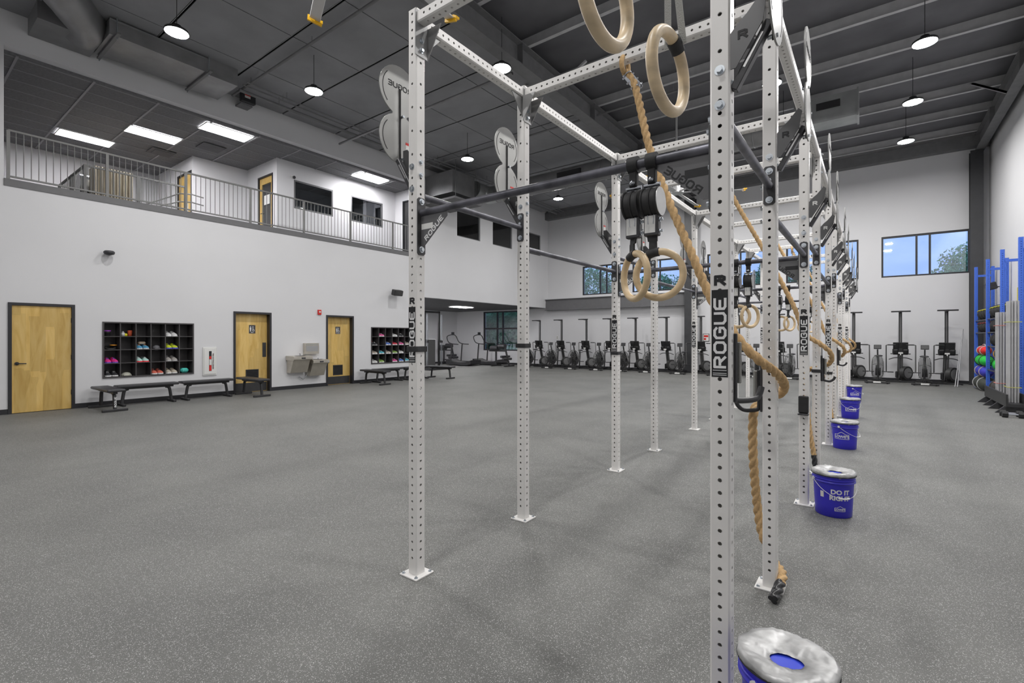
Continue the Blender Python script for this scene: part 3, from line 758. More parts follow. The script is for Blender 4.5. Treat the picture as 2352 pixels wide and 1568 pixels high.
# ================================================================ THE RIG
XA, XB = -2.315, -.49
ROWS = [2.085, 3.25, 5.05, 6.25, 8.05, 9.25, 11.05, 12.25, 14.05, 15.25]
PT, PW = 3.56, .0762          # post height, tube width
ZB = 3.50                     # centre of the top tubes
def perforated(L, holes, w=PW, n=10, r=.0085, axis='z', faces=(0, 1, 2, 3), off=0.):
    """square tube along +z from 0 to L with round holes through the faces"""
    m_ = MB(); h = w/2; c = .007
    cuts = [z for z in holes if .02 < z < L-.02]
    cell = .0165
    for f in range(4):
        a = f*PI/2; U = Vector((math.cos(a), math.sin(a), 0)); N = Vector((math.sin(a), -math.cos(a), 0))
        def P3(u, z, d=0): return N*(h-d)+U*u+Vector((0, 0, z))
        z = 0
        def quad(z0, z1): m_.add([P3(-h+c, z0), P3(h-c, z0), P3(h-c, z1), P3(-h+c, z1)], [(0, 1, 2, 3)])
        for q in (cuts if f in faces else []):
            zz = q
            if zz-cell > z: quad(z, zz-cell)
            sq = []; ci = []
            for k in range(n):
                t = 2*PI*(k+.5)/n-PI/2-PI/n
                cx, cz = math.cos(t), math.sin(t); ci.append((r*cx, zz+r*cz))
            rect = [(-h+c, zz-cell), (h-c, zz-cell), (h-c, zz+cell), (-h+c, zz+cell)]
            vs = [P3(*p) for p in rect]+[P3(*p) for p in ci]+[P3(p[0], p[1], .006) for p in ci]
            # ring between the rectangle and the circle: fan each circle edge to its nearest corner
            fs = []; cor = []
            for k in range(n):
                x, zc = ci[k][0], ci[k][1]-zz
                cor.append((0 if x < 0 else 1) if zc < 0 else (3 if x < 0 else 2))
            for k in range(n):
                k2 = (k+1) % n
                if cor[k] == cor[k2]: fs.append((4+k, cor[k], 4+k2))
                else: fs.append((4+k, cor[k], cor[k2], 4+k2))
                fs.append((4+k, 4+k2, 4+n+k2, 4+n+k))
            m_.add(vs, [f_[::-1] for f_ in fs[0::1]])
            z = zz+cell
        if z < L: quad(z, L)
        # rounded corner strip
        U2 = N; m_.add([P3(h-c, 0), N*(h-c)+U*h, P3(h-c, L), N*(h-c)+U*h+Vector((0, 0, L))], [(0, 1, 3, 2)])
    m_.add([(-h, -h, L-.002), (h, -h, L-.002), (h, h, L-.002), (-h, h, L-.002)], [(0, 1, 2, 3)])
    return m_
hz = []
z = 3.53
while z > 3.22: hz.append(z); z -= .0508
for k in range(1, 5): hz.append(3.24-.148*k+.0)
z = 3.24-.148*5
while z > 2.26: hz.append(z); z -= .0508
z = hz[-1]-.0508
while z > .09: hz.append(z); z -= .0508
hz.sort()
post_me = perforated(PT, hz).mesh('upright', M['rig'])
rig = thing('pull_up_rig', 'long white perforated steel pull-up rig with ten pairs of uprights', 'rig')
base_me = MB().cbox((0, 0, .005), (.152, .152, .01), bev=.002).mesh('base_plate', M['rig'])
def bolt_mb(p, n, r=.012, washer=True, m_=None, L=.012):
    m_ = m_ or MB(); p = Vector(p); n = Vector(n)
    if washer: m_.cyl(p, p+n*.003, r*1.55, 16)
    m_.cyl(p+n*.003, p+n*(.003+L), r, 6, smooth=False)
    return m_
fb_me = MB().cyl((0, 0, .0101), (0, 0, .013), .012, 12).cyl((0, 0, .0131), (0, 0, .021), .007, 6).mesh('anchor_bolt', M['bolt'])
# printed name strip on the face towards the camera side
lb = MB(); h = PW/2
lb.prism([(-.031, 1.34), (.031, 1.34), (.031, 1.69), (-.031, 1.69)], ((0, -h-.0006, 0), (1, 0, 0), (0, 0, 1)), .0012)
lab_me = lb.mesh('name_strip', M['dark'])
lt = MB(); H_ = .05; L_ = block_len(5, H_)
block_text(lt, 'ROGUE', ((.026, -h-.0018, 1.375), (0, 0, 1), (-1, 0, 0)), H_, .0012)
for k, zz in enumerate((1.347, 1.354, 1.366)): lt.prism([(-.026, zz), (.026, zz), (.026, zz+.0022), (-.026, zz+.0022)], ((0, -h-.0018, 0), (1, 0, 0), (0, 0, 1)), .001)
letter_me = lt.mesh('name_lettering', M['white'])
rm = MB(); block_text(rm, 'R', ((-.022, -h-.0008, 1.705), (1, 0, 0), (0, 0, 1)), .044, .0014, w=.26)
rlogo_me = rm.mesh('letter_mark', M['dark'])
BF = bolt_mb((0, -h, 0), (0, -1, 0), .013).mesh('bolt', M['bolt'])
BL = bolt_mb((-h, 0, 0), (-1, 0, 0), .012).mesh('bolt', M['bolt'])
BR = bolt_mb((h, 0, 0), (1, 0, 0), .010).mesh('bolt', M['bolt'])
BG = bolt_mb((h+.006, 0, 0), (1, 0, 0), .011).mesh('bolt', M['bolt'])
def put_bolts(u, near):
    for me, zs in ((BF, (2.57, 2.43)),)+(((BL, (2.40, 2.28, 2.20)), (BR, (2.60, 2.52)), (BG, (3.30, 3.36, 3.5))) if near else ()):
        for z in zs: inst('bolt', me, u, (0, 0, z))
    if near:
        for sx in (-1, 1):
            for sy in (-1, 1): inst('anchor_bolt', fb_me, u, (sx*.058, sy*.058, 0))
# top corner gusset wrapping the post head
def head_me(sgn, interior):
    m_ = MB(); t = .006
    m_.prism([(-.05, 3.26), (.05, 3.26), (.05, 3.545), (-.05, 3.545)], ((sgn*-(h+t/2), 0, 0), (0, 1, 0), (0, 0, 1)), t)
    for yy in ((-1, 1) if interior else (1,)):
        m_.prism([(0, 0), (.12, 0), (0, -.2)], ((sgn*-(h+.0), yy*(h+.02), ZB-.0381), (-sgn, 0, 0), (0, 0, 1)), t)
        m_.prism([(0, 0), (.15, 0), (0, -.16)], ((sgn*-.02, yy*h, ZB-.0381), (0, yy, 0), (0, 0, 1)), t)
    return m_.mesh('corner_gusset', M['headplate'])
heads = {(s, i): head_me(s, i) for s in (-1, 1) for i in (0, 1)}
# wall-ball target: two discs in one plate, on an angled arm; side s = +1 outwards +x, -1 outwards -x
def target(s):
    R_, dz = .163, .158; n = 28; pts = []
    a0 = math.acos(min(1, dz/R_))+.12
    for k in range(n+1):
        t = -PI/2+a0+(2*PI-2*a0)*k/n; pts.append((R_*math.cos(t), dz+R_*math.sin(t)))
    for k in range(n+1):
        t = PI/2+a0+(2*PI-2*a0)*k/n; pts.append((R_*math.cos(t), -dz+R_*math.sin(t)))
    zc = 2.965; d = .19; y0 = .02
    U = (0, s*1.0, 0)
    pl = MB().prism(pts, ((s*d, y0, zc), U, (0, 0, 1)), .007)
    ar = MB()
    poly = [(.04, 2.56), (.06, 2.56), (.155, 2.71), (.168, 2.80), (.15, 2.82), (.10, 2.76), (.07, 2.735), (.04, 2.70)]
    if s < 0: poly = [(.04, 2.50), (.06, 2.50), (.17, 2.64), (.17, 2.73), (.13, 2.73), (.04, 2.62)]
    yp = -.037*s
    ar.prism(poly, ((0, yp, 0), (s, 0, 0), (0, 0, 1)), .006); 
    ar2 = MB().beam((s*.045, 0, 2.49-.04*(s < 0)), (s*.175, 0, 2.72-.06*(s < 0)), .036, .03, bev=.003)
    slot = MB().beam((s*.085, -.0185, 2.565-.045*(s < 0)), (s*.15, -.0185, 2.68-.06*(s < 0)), .002, .009)
    rib = MB().box(min(s*d, s*(d-.012)), max(s*d, s*(d-.012)), y0-.004, y0+.004, zc-.31, zc+.17)
    grooves = []
    for cz in (dz, -dz):
        for sd in (0, 1):
            gr = MB(); grooves.append(gr)
            a = [((R_-.022)*math.cos(PI*.5*sd*2+t), cz+(R_-.022)*math.sin(PI*sd+t)) for t in [(-.75+1.5*k/14) for k in range(15)]]
            b = [((R_-.027)*math.cos(PI*sd+t), cz+(R_-.027)*math.sin(PI*sd+t)) for t in [(-.75+1.5*k/14) for k in range(15)]]
            for k in range(14): gr.prism([a[k], a[k+1], b[k+1], b[k]], ((s*d, y0, zc), U, (0, 0, 1)), .009)
    Lw = block_len(5, .036); lt_ = MB()
    block_text(lt_, 'ROGUE', ((s*d, y0-s*Lw/2, zc+dz+.01), U, (0, 0, 1)), .036, .0095, w=.17)
    st = MB().box(min(s*(d-.005), s*(d-.0035)), max(s*(d-.005), s*(d-.0035)), y0+.05, y0+.10, zc-.24, zc-.18)
    sr = MB().box(min(s*(d-.0052), s*(d-.0035)), max(s*(d-.0052), s*(d-.0035)), y0+.05, y0+.10, zc-.18, zc-.163)
    bo = [MB().cyl((s*(d-.03), y0+.012, zz), (s*(d+.008), y0+.012, zz), .009, 8) for zz in (zc-.01, zc-.29)]
    lg = MB(); U2 = (1, 0, 0)
    block_text(lg, 'R', ((s*.085-.018, yp-.004, 2.665 if s > 0 else 2.61), U2, (0, 0, 1)), .036, .0012, w=.24)
    return [('target_plate', pl.mesh('target_plate', M['disc'])), ('arm_plate', ar.mesh('arm_plate', M['gusset2'])), ('arm_tube', ar2.mesh('arm_tube', M['blk2'])),
            ('tube_slot', slot.mesh('tube_slot', M['alu'])), ('stiffener', rib.mesh('stiffener', M['dark'])), ('cut_lettering', lt_.mesh('cut_lettering', M['dark'])), *[('groove', g_.mesh('groove', M['dark'])) for g_ in grooves],
            ('warning_label', st.mesh('warning_label', M['offw'])), ('red_band', sr.mesh('red_band', M['red'])), *[('bolt', b_.mesh('bolt', M['bolt'])) for b_ in bo], ('letter_mark', lg.mesh('letter_mark', M['dark'])), ('letter_mark', lg.mesh('letter_mark', M['offw']))]
targ = {s: target(s) for s in (-1, 1)}
for ri, y in enumerate(ROWS):
    for s, x in ((-1, XA), (1, XB)):
        u = inst('upright', post_me, rig, (x, y, 0))
        inst('base_plate', base_me, u); put_bolts(u, ri < 4)
        inst('corner_gusset', heads[(s, 1 if ri else 0)], u)
        if ri % 2 == 0:
            inst('name_strip', lab_me, u); inst('name_lettering', letter_me, u); inst('letter_mark', rlogo_me, u)
        T = targ[s]; tp = inst('target_plate', T[0][1], rig, (x, y, 0))
        dark_logo = ri < 2 and s == 1
        for k, (nm, me) in enumerate(T[1:]):
            if k == len(T)-3 and not dark_logo: continue
            if k == len(T)-2 and dark_logo: continue
            inst(nm, me, tp)
def beam_between(p, q, name='top_crossmember'):
    p, q = Vector(p), Vector(q); L = (q-p).length
    key = (round(L, 2), abs((q-p).x) > .1)
    if key not in BM:
        hs = []; z = .06
        while z < L-.05: hs.append(z); z += .0508
        BM[key] = perforated(L, hs, .072, n=8, faces=(0, 1, 2, 3)).mesh(name, M['rig'])
    o = inst(name, BM[key], rig, p)
    o.rotation_euler = (0, PI/2, 0) if key[1] else (-PI/2, 0, 0)
    return o
BM = {}
for ri, y in enumerate(ROWS):
    beam_between((XA+h+.006, y, ZB), (XB-h-.006, y, ZB))
    if ri < len(ROWS)-1:
        for x in (XA, XB): beam_between((x, y+h+.001, ZB), (x, ROWS[ri+1]-h-.001, ZB))
beam_between((XB, .70, ZB), (XB, ROWS[0]-h-.001, ZB))
# pull-up bars with their bolt plates
def plate(L=.20, w=.064, n_=3):
    return [(-w/2+.012*(1-math.cos(t)), 0) for t in ()] or [(-w/2, -L/2+.012), (-w/2+.012, -L/2), (w/2-.012, -L/2), (w/2, -L/2+.012), (w/2, L/2-.012), (w/2-.012, L/2), (-w/2+.012, L/2), (-w/2, L/2-.012)]
def bar(p, q, gus=False, zoff=0.):
    p, q = Vector(p), Vector(q); d = (q-p).normalized()
    b = MB().cyl(p+d*(h+.006), q-d*(h+.006), .0215, 20).build('pull_up_bar', M['bar'], rig)
    U = Vector((0, 0, 1)).cross(d)
    for P_, s in ((p, 1), (q, -1)):
        m_ = MB().prism(plate(.23 if not gus else .36), (P_+d*s*(h+.003)+Vector((0, 0, -.0 if not gus else -.085)), U, (0, 0, 1)), .007)
        m_.build('bar_bracket', M['bracket'], b)
        zz = (.085, -.085) if not gus else (.07, -.23)
        for e_ in zz: bolt_mb(P_+d*s*(h+.006)+Vector((0, 0, e_)), d*s, .013).build('bolt', M['bolt'], b)
        if gus:
            o = P_+d*s*(h+.006)+Vector((0, 0, -.022))
            gm = MB().prism([(0, 0), (.225, 0), (.225, -.025), (.03, -.185), (0, -.185)], (o, d*s, (0, 0, 1)), .006); gm.build('gusset', M['gusset'], b)
            e0 = o+Vector((0, -.0036, 0)); hy = math.hypot(.195, .16)
            U3 = Vector((s*.195/hy, 0, .16/hy)); V3 = Vector((-s*.16/hy, 0, .195/hy))
            l = MB(); block_text(l, 'ROGUE', (e0+Vector((s*.03, 0, -.185))+U3*.03+V3*.006, U3, V3), .034, .001)
            l.build('name_lettering', M['white'] if s == 1 else M['dark'], b)
            MB().prism([(.005, -.05), (.105, -.05), (.105, -.085), (.005, -.085)], (e0, (s, 0, 0), (0, 0, 1)), .001).build('slot', M['offw'] if s == 1 else M['dark'], b)
    return b
for ri, y in enumerate(ROWS):
    if ri % 2 == 0: bar((XA, y, 2.28 if ri == 0 else 2.22), (XB, y, 2.28 if ri == 0 else 2.22), True)
    if ri < len(ROWS)-1:
        z = 2.40 if ri % 2 == 0 else 2.235
        for x in (XA, XB): bar((x, y, z), (x, ROWS[ri+1], z))
# black magnetic sleeves strapped round posts
def sleeve(x, y, z, label, hh=.035, g='black sleeves round the rig posts'):
    m_ = MB(); t = .008
    for s in (-1, 1):
        m_.cbox((0, s*(h+t/2), 0), (PW+2*t, t, hh), bev=.002); m_.cbox((s*(h+t/2), 0, 0), (t, PW, hh), bev=.002)
    return tag(m_.build('post_sleeve', M['strapb'], None, (x, y, z)), label, 'sleeve', g)
sleeve(XA, ROWS[0], 1.425, 'flat black sleeve around the nearest left rig post'); sleeve(XA, ROWS[1], 1.43, 'flat black sleeve around the second left rig post')
sleeve(XA, ROWS[2], 1.32, 'flat black sleeve around the third left rig post'); sleeve(XB, ROWS[3], 1.13, 'flat black sleeve around the fourth right rig post')
sleeve(XB, ROWS[4], 1.0, 'flat black sleeve around the fifth right rig post')
# hooks (j cups and spotter hook)
def jcup(x, y, z, rz, label, arm=.22):
    t = thing('bar_hook', label, 'hook', (x, y, z), rz, 'black hooks on the rig posts')
    m_ = MB(); pts = smooth_path([(h+.022, 0, .25), (h+.022, 0, .05), (h+.03, 0, .012), (h+.07, 0, 0), (h+arm-.03, 0, 0), (h+arm, 0, .02), (h+arm+.015, 0, .05)], 5)
    m_.tube(pts, .0125, 10); m_.build('bent_tube', M['blk'], t)
    MB().cbox((h+.007, 0, .14), (.012, .07, .28), bev=.003).build('back_plate', M['blk2'], t)
    MB().cbox((h+.045, 0, .16), (.016, .05, .17), bev=.004).build('rubber_pad', M['strap'], t)
    return t
jcup(XB, ROWS[0], 1.235, math.radians(65), 'black tube hook with grey pad on the nearest right rig post', .2)
jcup(XB, ROWS[1], 1.05, math.radians(180), 'black hook holding the near climbing rope on second right post', .14)
jcup(XB, ROWS[3], 1.02, math.radians(15), 'black hook low on the fourth right rig post', .12)
jcup(XB, ROWS[5], 1.05, math.radians(15), 'black hook on the sixth right rig post', .12)
bx_ = thing('bar_cup', 'black boxy bar cup on the third right rig post', 'hook', (XB, ROWS[2]-h, .86))
MB().cbox((0, -.02, .04), (.078, .035, .15), bev=.006).build('cup_body', M['rubber'], bx_); MB().cbox((0, -.035, -.045), (.085, .06, .014), bev=.004).build('cup_lip', M['blk2'], bx_)
# ---------------------------------------------------------------- gymnastic rings near the camera
def hang_ring(px, py, zc, label, rot, mt='ring2'):
    c = at_depth(px, py, zc)
    t = thing('gymnastic_ring', label, 'ring', c, 0, 'wooden rings hanging close to the camera')
    ax = Vector((math.cos(rot), math.sin(rot), .0)); R_, r_ = .1015, .0155
    MB().torus((0, 0, 0), R_, r_, ax, 64, 18).build('wooden_ring', M[mt], t)
    side = Vector((0, 0, 1)).cross(ax)
    tp = -side*.045+Vector((0, 0, math.sqrt(R_*R_-.045**2))); top = Vector((XB-c.x, 0, ZB+.04-c.z))
    zt_ = ZB+.05-c.z
    m_ = MB()
    for s in (-1, 1):
        a = tp*(.98)+side*.004*s+ax*(.02*s); b = Vector((XB-c.x+.0+ax.x*.02*s, s*.04, zt_))
        b = Vector((XB-c.x+s*.042, .0, zt_)); m_.beam(a, b, .019, .0022, up=(side.x, side.y, side.z))
    m_.beam((XB-c.x-.044, 0, zt_), (XB-c.x+.044, 0, zt_), .025, .003)
    m_.build('strap', M['strap'], t)
    w_ = MB(); th0 = math.atan2(tp.z, tp.dot(side))
    pts = [side*R_*math.cos(th0+q)+Vector((0, 0, R_*math.sin(th0+q))) for q in [-.2+.4*k/5 for k in range(6)]]
    w_.tube(pts, r_+.0035, 16); w_.build('strap_wrap', M['strapb'], t)
    return t
hang_ring(1392, -12, 1.05, 'large pale wooden ring cut off by the top edge', math.radians(177))
hang_ring(1536, 165, 1.30, 'pale wooden ring on grey straps below the top edge', math.radians(174.8))
# ---------------------------------------------------------------- strap trainers on the first cross bar
def trainer(x, rot, label, y=ROWS[0], zb=2.28, zr=1.775, ring_m='ring', cofs=.02, disc=True):
    t = thing('ring_trainer', label, 'ring trainer', (x, y, zb), 0, 'ring trainers clamped on the pull-up bars')
    cl = MB(); cl.cyl((-.022, 0, 0), (.022, 0, 0), .038, 26); cl.cbox((0, 0, -.06), (.036, .03, .08), bev=.004)
    cl.build('clamp', M['rubber'], t)
    MB().cyl((-.036, -.0, -.105), (.036, 0, -.105), .0095, 10).ball((.0, -.02, -.085), .012).build('shackle', M['chrome'], t)
    d = MB(); zc = -.182; d.cyl((-.036, 0, zc), (.036, 0, zc), .06, 30)
    for xx in (-.032, .002, .032): d.torus((xx, 0, zc), .061, .005, (1, 0, 0), 30, 8)
    d.build('strap_drum', M['rubber'], t)
    if disc: MB().cyl((.0375, 0, zc), (.0405, 0, zc), .062, 30).build('drum_cover', M['alu'], t)
    w_ = MB()
    for s in (-1, 1): w_.tube([(s*.014, -.02, zc-.06), (s*.012, -.02, zc-.10)], .0022, 6)
    w_.build('wire_loop', M['chrome'], t)
    b = MB().cbox((0, 0, -.285), (.066, .035, .095), bev=.004).build('buckle_housing', M['blk2'], t)
    MB().cbox((-.004, -.0185, -.282), (.048, .002, .075)).build('label_plate', M['offw'], b)
    for zz in (-.262, -.312): bolt_mb((.033, 0, zz), (1, 0, 0), .006).build('bolt', M['bolt'], b)
    zR = zr-zb; Rr, rr_ = .1015, .0155
    ax = Vector((math.cos(rot), math.sin(rot), 0)); side = Vector((0, 0, 1)).cross(ax)
    sg_ = 1 if side.dot(Vector((cT, sT, 0))) > 0 else -1
    k = side*(-sg_)
    cen = side*sg_*cofs+Vector((0, 0, zR))
    pa = cen+(k*math.cos(math.radians(75))*Rr+Vector((0, 0, math.sin(math.radians(75))*Rr)))
    sv = Vector((0, 0, 1)).cross(ax)
    s1 = MB(); prof = [((0, 0, -.325), .046), ((pa.x*.5, pa.y*.5, -.355), .042), (tuple(pa+Vector((0, 0, .05))), .034), (tuple(pa), .036)]
    for (p0_, w0), (p1_, w1) in zip(prof, prof[1:]):
        p0_, p1_ = Vector(p0_), Vector(p1_)
        s1.add([p0_+sv*w0/2-ax*.004, p0_-sv*w0/2-ax*.004, p1_-sv*w1/2-ax*.004, p1_+sv*w1/2-ax*.004, p0_+sv*w0/2+ax*.004, p0_-sv*w0/2+ax*.004, p1_-sv*w1/2+ax*.004, p1_+sv*w1/2+ax*.004],
               [(0, 1, 2, 3), (7, 6, 5, 4), (0, 4, 5, 1), (1, 5, 6, 2), (2, 6, 7, 3), (3, 7, 4, 0)])
    pts = []
    a0 = math.atan2((pa-cen).z, (pa-cen).dot(side))
    for q in range(7):
        a = a0-.26+.52*q/6; pts.append(cen+side*Rr*math.cos(a)+Vector((0, 0, Rr*math.sin(a))))
    s1.tube(pts, rr_+.004, 16); s1.build('strap', M['strapb'], t)
    MB().torus(cen, Rr, rr_, ax, 64, 18).build('wooden_ring', M[ring_m], t)
    return t
trainer(-.868, math.radians(52.8), 'left ring trainer with black drum on the nearest bar', cofs=.012, disc=False)
trainer(-.782, math.radians(96.8), 'right ring trainer with round drum cover on the nearest bar', cofs=.03)
for ri, xs in ((2, (-1.06, -.95)), (4, (-1.1, -.98)), (6, (-1.1, -.98))):
    for k, x in enumerate(xs):
        trainer(x, (.9, 1.9)[k]+TH, '%s ring trainer on the %s pull-up bar' % (('left', 'right')[k], {2: 'second', 4: 'third', 6: 'fourth'}[ri]), ROWS[ri], 2.22, 1.70)
# ---------------------------------------------------------------- climbing ropes
def rope_mesh(pts, r, tape_len=.16, per=14, pitch=.19):
    P = smooth_path(pts, per)
    # even resampling
    out = [P[0]]; acc = 0; step = .008
    for a, b in zip(P, P[1:]):
        L = (b-a).length; d = 0
        while acc+L-d >= step:
            d += step-acc; out.append(a+(b-a)*(d/L)); acc = 0
        acc += L-d
    n = len(out); nt_ = int(tape_len/step)
    body, tape = out[:n-nt_], out[n-nt_-1:]
    def tw(i, t): q = ((t-2*PI*i*step/pitch+PI/3) % (2*PI/3))-PI/3; return (.9*math.cos(q)+math.sqrt(1-.81*math.sin(q)**2))/1.9
    return body, tape, tw
def rope(pts, r, label, coarse=False):
    body, tape, tw = rope_mesh(pts, r)
    t = thing('climbing_rope', label, 'rope', body[0], 0, 'thick tan climbing ropes')
    o = body[0]
    m_ = MB(); m_.tube([p-o for p in body], r, 30, prof=tw); m_.build('rope_strands', M['rope'], t)
    e_ = MB(); e_.tube([p-o for p in tape], r*1.06, 18, prof=tw); e_.build('end_sleeve', M['tape'], t)
    d = (body[12]-body[0]).normalized()
    # eye round the tube and bolted clamp
    ey = MB(); up = Vector((0, 0, 1)); c = Vector((0, 0, .075)); 
    ey.torus(c-Vector((0, 0, .03)), .058, r*.62, (1, 0, 0), 28, 10); ey.build('eye_splice', M['rope'], t)
    cl = MB(); sd = d.orthogonal().normalized()
    for s in (-1, 1): cl.beam(d*.02+sd*s*r*.95, d*.17+sd*s*r*.9, .014, .02)
    for q in (.04, .09, .14): cl.cyl(d*q-sd*(r+.02), d*q+sd*(r+.02), .007, 8)
    for q in (.03, .15): cl.torus(d*q, r*1.05, .005, d, 20, 6)
    cl.build('rope_clamp', M['chrome'], t)
    return t
def D(px, py, zc): return tuple(at_depth(px, py, zc))
xr = -1.42
R1p = [(xr, ROWS[1], ZB-.10), D(1459, 200, 3.42), D(1488, 325, 3.3), D(1513, 400, 3.2), D(1542, 475, 3.1), D(1588, 580, 2.95), D(1636, 690, 2.8), D(1697, 780, 2.66),
       D(1745, 828, 2.63), D(1772, 848, 2.70), D(1792, 866, 2.77), D(1801, 884, 2.88), D(1796, 900, 3.0), D(1778, 910, 3.08), D(1757, 917, 3.09), D(1741, 928, 3.05), D(1730, 955, 3.0), D(1730, 1050, 3.02), D(1738, 1150, 3.08), D(1750, 1225, 3.10), D(1776, 1285, 3.06), D(1797, 1318, 2.90), D(1788, 1350, 2.78), D(1776, 1377, 2.70)]
rope(R1p, .0275, 'near climbing rope looped over the hook on the second right post')
def far_rope(ri, label, sw=1.):
    y = ROWS[ri]; X = XB
    pts = [(xr, y, ZB-.10), (xr+.12, y-.02, 3.1), (xr+.42, y-.06, 2.5), (xr+.7, y-.10, 1.9), (X-.10, y-.12, 1.55), (X+.04, y-.11, 1.43), (X+.13, y-.05*sw, 1.33), (X+.12, y+.06, 1.22), (X, y+.085, 1.16), (X-.09, y+.05, 1.12), (X-.10, y-.04, .95), (X-.06, y-.09, .5), (X-.02, y-.10, .24), (X+.0, y-.12, .06)]
    return rope(pts, .0265, label)
far_rope(3, 'climbing rope draped round the fourth right rig post'); far_rope(5, 'climbing rope draped round the sixth right rig post', 1.3)
far_rope(7, 'climbing rope draped round the eighth right rig post', .8); far_rope(9, 'climbing rope draped round the farthest right rig post')
# ---------------------------------------------------------------- buckets
def cyl_text(mb, text, size, a0, z0, rad, bold=0.):
    vs, fs = font_mesh(text, size, bold)
    mb.add([((rad(z0+v.y)+.0006+v.z)*math.cos(a0+v.x/rad(z0)), (rad(z0+v.y)+.0006+v.z)*math.sin(a0+v.x/rad(z0)), z0+v.y) for v in vs], fs)
def brad(z): return .132+.016*min(1, z/.33)
def cyl_line(mb, pts, rad, w=.003):
    """thin raised line in (angle-arc x, z) coordinates"""
    for (x0, z0), (x1, z1) in zip(pts, pts[1:]):
        n = max(1, int(abs(x1-x0)/.01))
        for k in range(n):
            q = [(x0+(x1-x0)*(k+e)/n, z0+(z1-z0)*(k+e)/n) for e in (0, 1)]
            dx, dz = q[1][0]-q[0][0], q[1][1]-q[0][1]; L = math.hypot(dx, dz); nx, nz = -dz/L*w/2, dx/L*w/2
            c = [(q[0][0]+nx, q[0][1]+nz), (q[0][0]-nx, q[0][1]-nz), (q[1][0]-nx, q[1][1]-nz), (q[1][0]+nx, q[1][1]+nz)]
            V = [((rad(z)+e)*math.cos(a), (rad(z)+e)*math.sin(a), z) for e in (.0008,) for a, z in [(BA+x/rad(z), z) for x, z in c]]
            mb.add(V, [(0, 1, 2, 3)])
BA = 0
def bucket(x, y, face, kind, label, handle=0., tilt=0):
    global BA
    t = thing('chalk_bucket', label, 'bucket', (x, y, 0), 0, 'blue buckets along the right rig posts')
    pr = [(0, 0), (.128, 0), (.132, .006), (brad(.1), .1), (brad(.27), .27), (.149, .285), (.158, .287), (.158, .292), (.150, .294), (.150, .306), (.157, .308), (.157, .313), (.150, .315), (.151, .345), (.157, .35), (.157, .36), (.145, .36), (.144, .3), (.128, .02), (0, .02)]
    bd = MB(); bd.lathe(pr[:13], n=48); bd.lathe(pr[12:17], n=48); b = bd.build('bucket_body', M['bucket'], t)
    MB().lathe([(.145, .358), (.143, .3), (.126, .02), (0, .02)], n=40).build('bucket_inside', M['bucketin'], t)
    MB().lathe([(0, .352), (.143, .352)], n=32).build('inner_lid', M['bucketin'], t)
    # silver cover with a ragged rim and an off-centre hole
    m_ = MB(); n = 56; rings = [(.050, .3585), (.0515, .360), (.075, .363), (.10, .366), (.13, .370), (.150, .370), (.160, .363), (.162, .352), (.157, .340)]
    vs = []; hx, hy = math.cos(face)*.03, math.sin(face)*.03
    for j, (r_, z_) in enumerate(rings):
        for i in range(n):
            a = 2*PI*i/n; f_ = max(0, 1-j/4)
            wob = (1+.07*math.sin(2*a+1)+.03*math.sin(3*a)) if j < 2 else 1+.012*math.sin(7*a+j)+.008*math.sin(13*a)
            zz = z_+.004*math.sin(4*a+j*1.1)*(1 if 1 < j < 6 else .3)+.0025*math.sin(9*a+j*2)*(1 if j > 1 else .3)+.002*math.sin(23*a+j)*(1 if j > 3 else .2)+(.004*math.sin(17*a) if j == 8 else 0)
            vs.append((r_*wob*math.cos(a)+hx*f_, r_*wob*.92**(f_)*math.sin(a)+hy*f_, zz))
    m_.add(vs, [(j*n+i, j*n+(i+1) % n, (j+1)*n+(i+1) % n, (j+1)*n+i) for j in range(len(rings)-1) for i in range(n)], True)
    cv = m_.build('silver_cover', M['lid'], t)
    ed = MB(); ed.torus((0, 0, 0), .159, .004, (0, 0, 1), 60, 6); ed.build('cover_edge', M['dark'], t, (0, 0, .342))
    # wire bail with white grip
    ha = face+PI/2+handle
    P0 = Vector((.160*math.cos(ha), .160*math.sin(ha), .30)); P1 = -P0; P1.z = .30
    fd = Vector((math.cos(face+handle), math.sin(face+handle), 0))
    w_ = [P0+(P1-P0)*q/24 for q in range(25)]
    arc = [Vector((0, 0, 0))+P0*math.cos(PI*q/24)+fd*.172*math.sin(PI*q/24) for q in range(25)]
    for q, v in enumerate(arc): v.z = .30-.125*math.sin(PI*q/24)
    MB().tube(arc, .0022, 6).build('wire_handle', M['offw'], t)
    MB().tube(arc[10:15], .007, 10).build('handle_grip', M['white'], t)
    for s in (1, -1): MB().cyl((P0.x*s*.94, P0.y*s*.94, .30), (P0.x*s*1.02, P0.y*s*1.02, .30), .014, 14).build('handle_boss', M['offw'], t)
    BA = face
    def logo(m, zc, s):
        cyl_line(m, [(-.062*s, zc-.024*s), (.062*s, zc-.024*s), (.062*s, zc+.02*s), (.04*s, zc+.02*s), (.0, zc+.045*s), (-.04*s, zc+.02*s), (-.062*s, zc+.02*s), (-.062*s, zc-.024*s)], brad, .0035*s+.001)
        cyl_text(m, "LOWE'S", .036*s, BA, zc-.002*s, brad, .0012*s)
    if kind != 'none':
        m_ = MB()
        if kind == 'right':
            cyl_text(m_, 'DO IT', .052, BA, .215, brad, .002); cyl_text(m_, 'RIGHT', .052, BA-.02, .165, brad, .002)
            m2 = MB(); logo(m2, .075, .62); m2.build('printed_emblem', M['offw'], t); m3 = MB()
            m3.add([(brad(z_)*1.006*math.cos(BA+a_), brad(z_)*1.006*math.sin(BA+a_), z_) for a_, z_ in ((-1.05, .16), (-.85, .16), (-.85, .21), (-1.05, .21))], [(0, 1, 2, 3)]); m3.build('printed_patch', M['offw'], t)
        else: logo(m_, .17, 1.35)
        m_.build('printed_lettering', M['offw'], t)
    return t
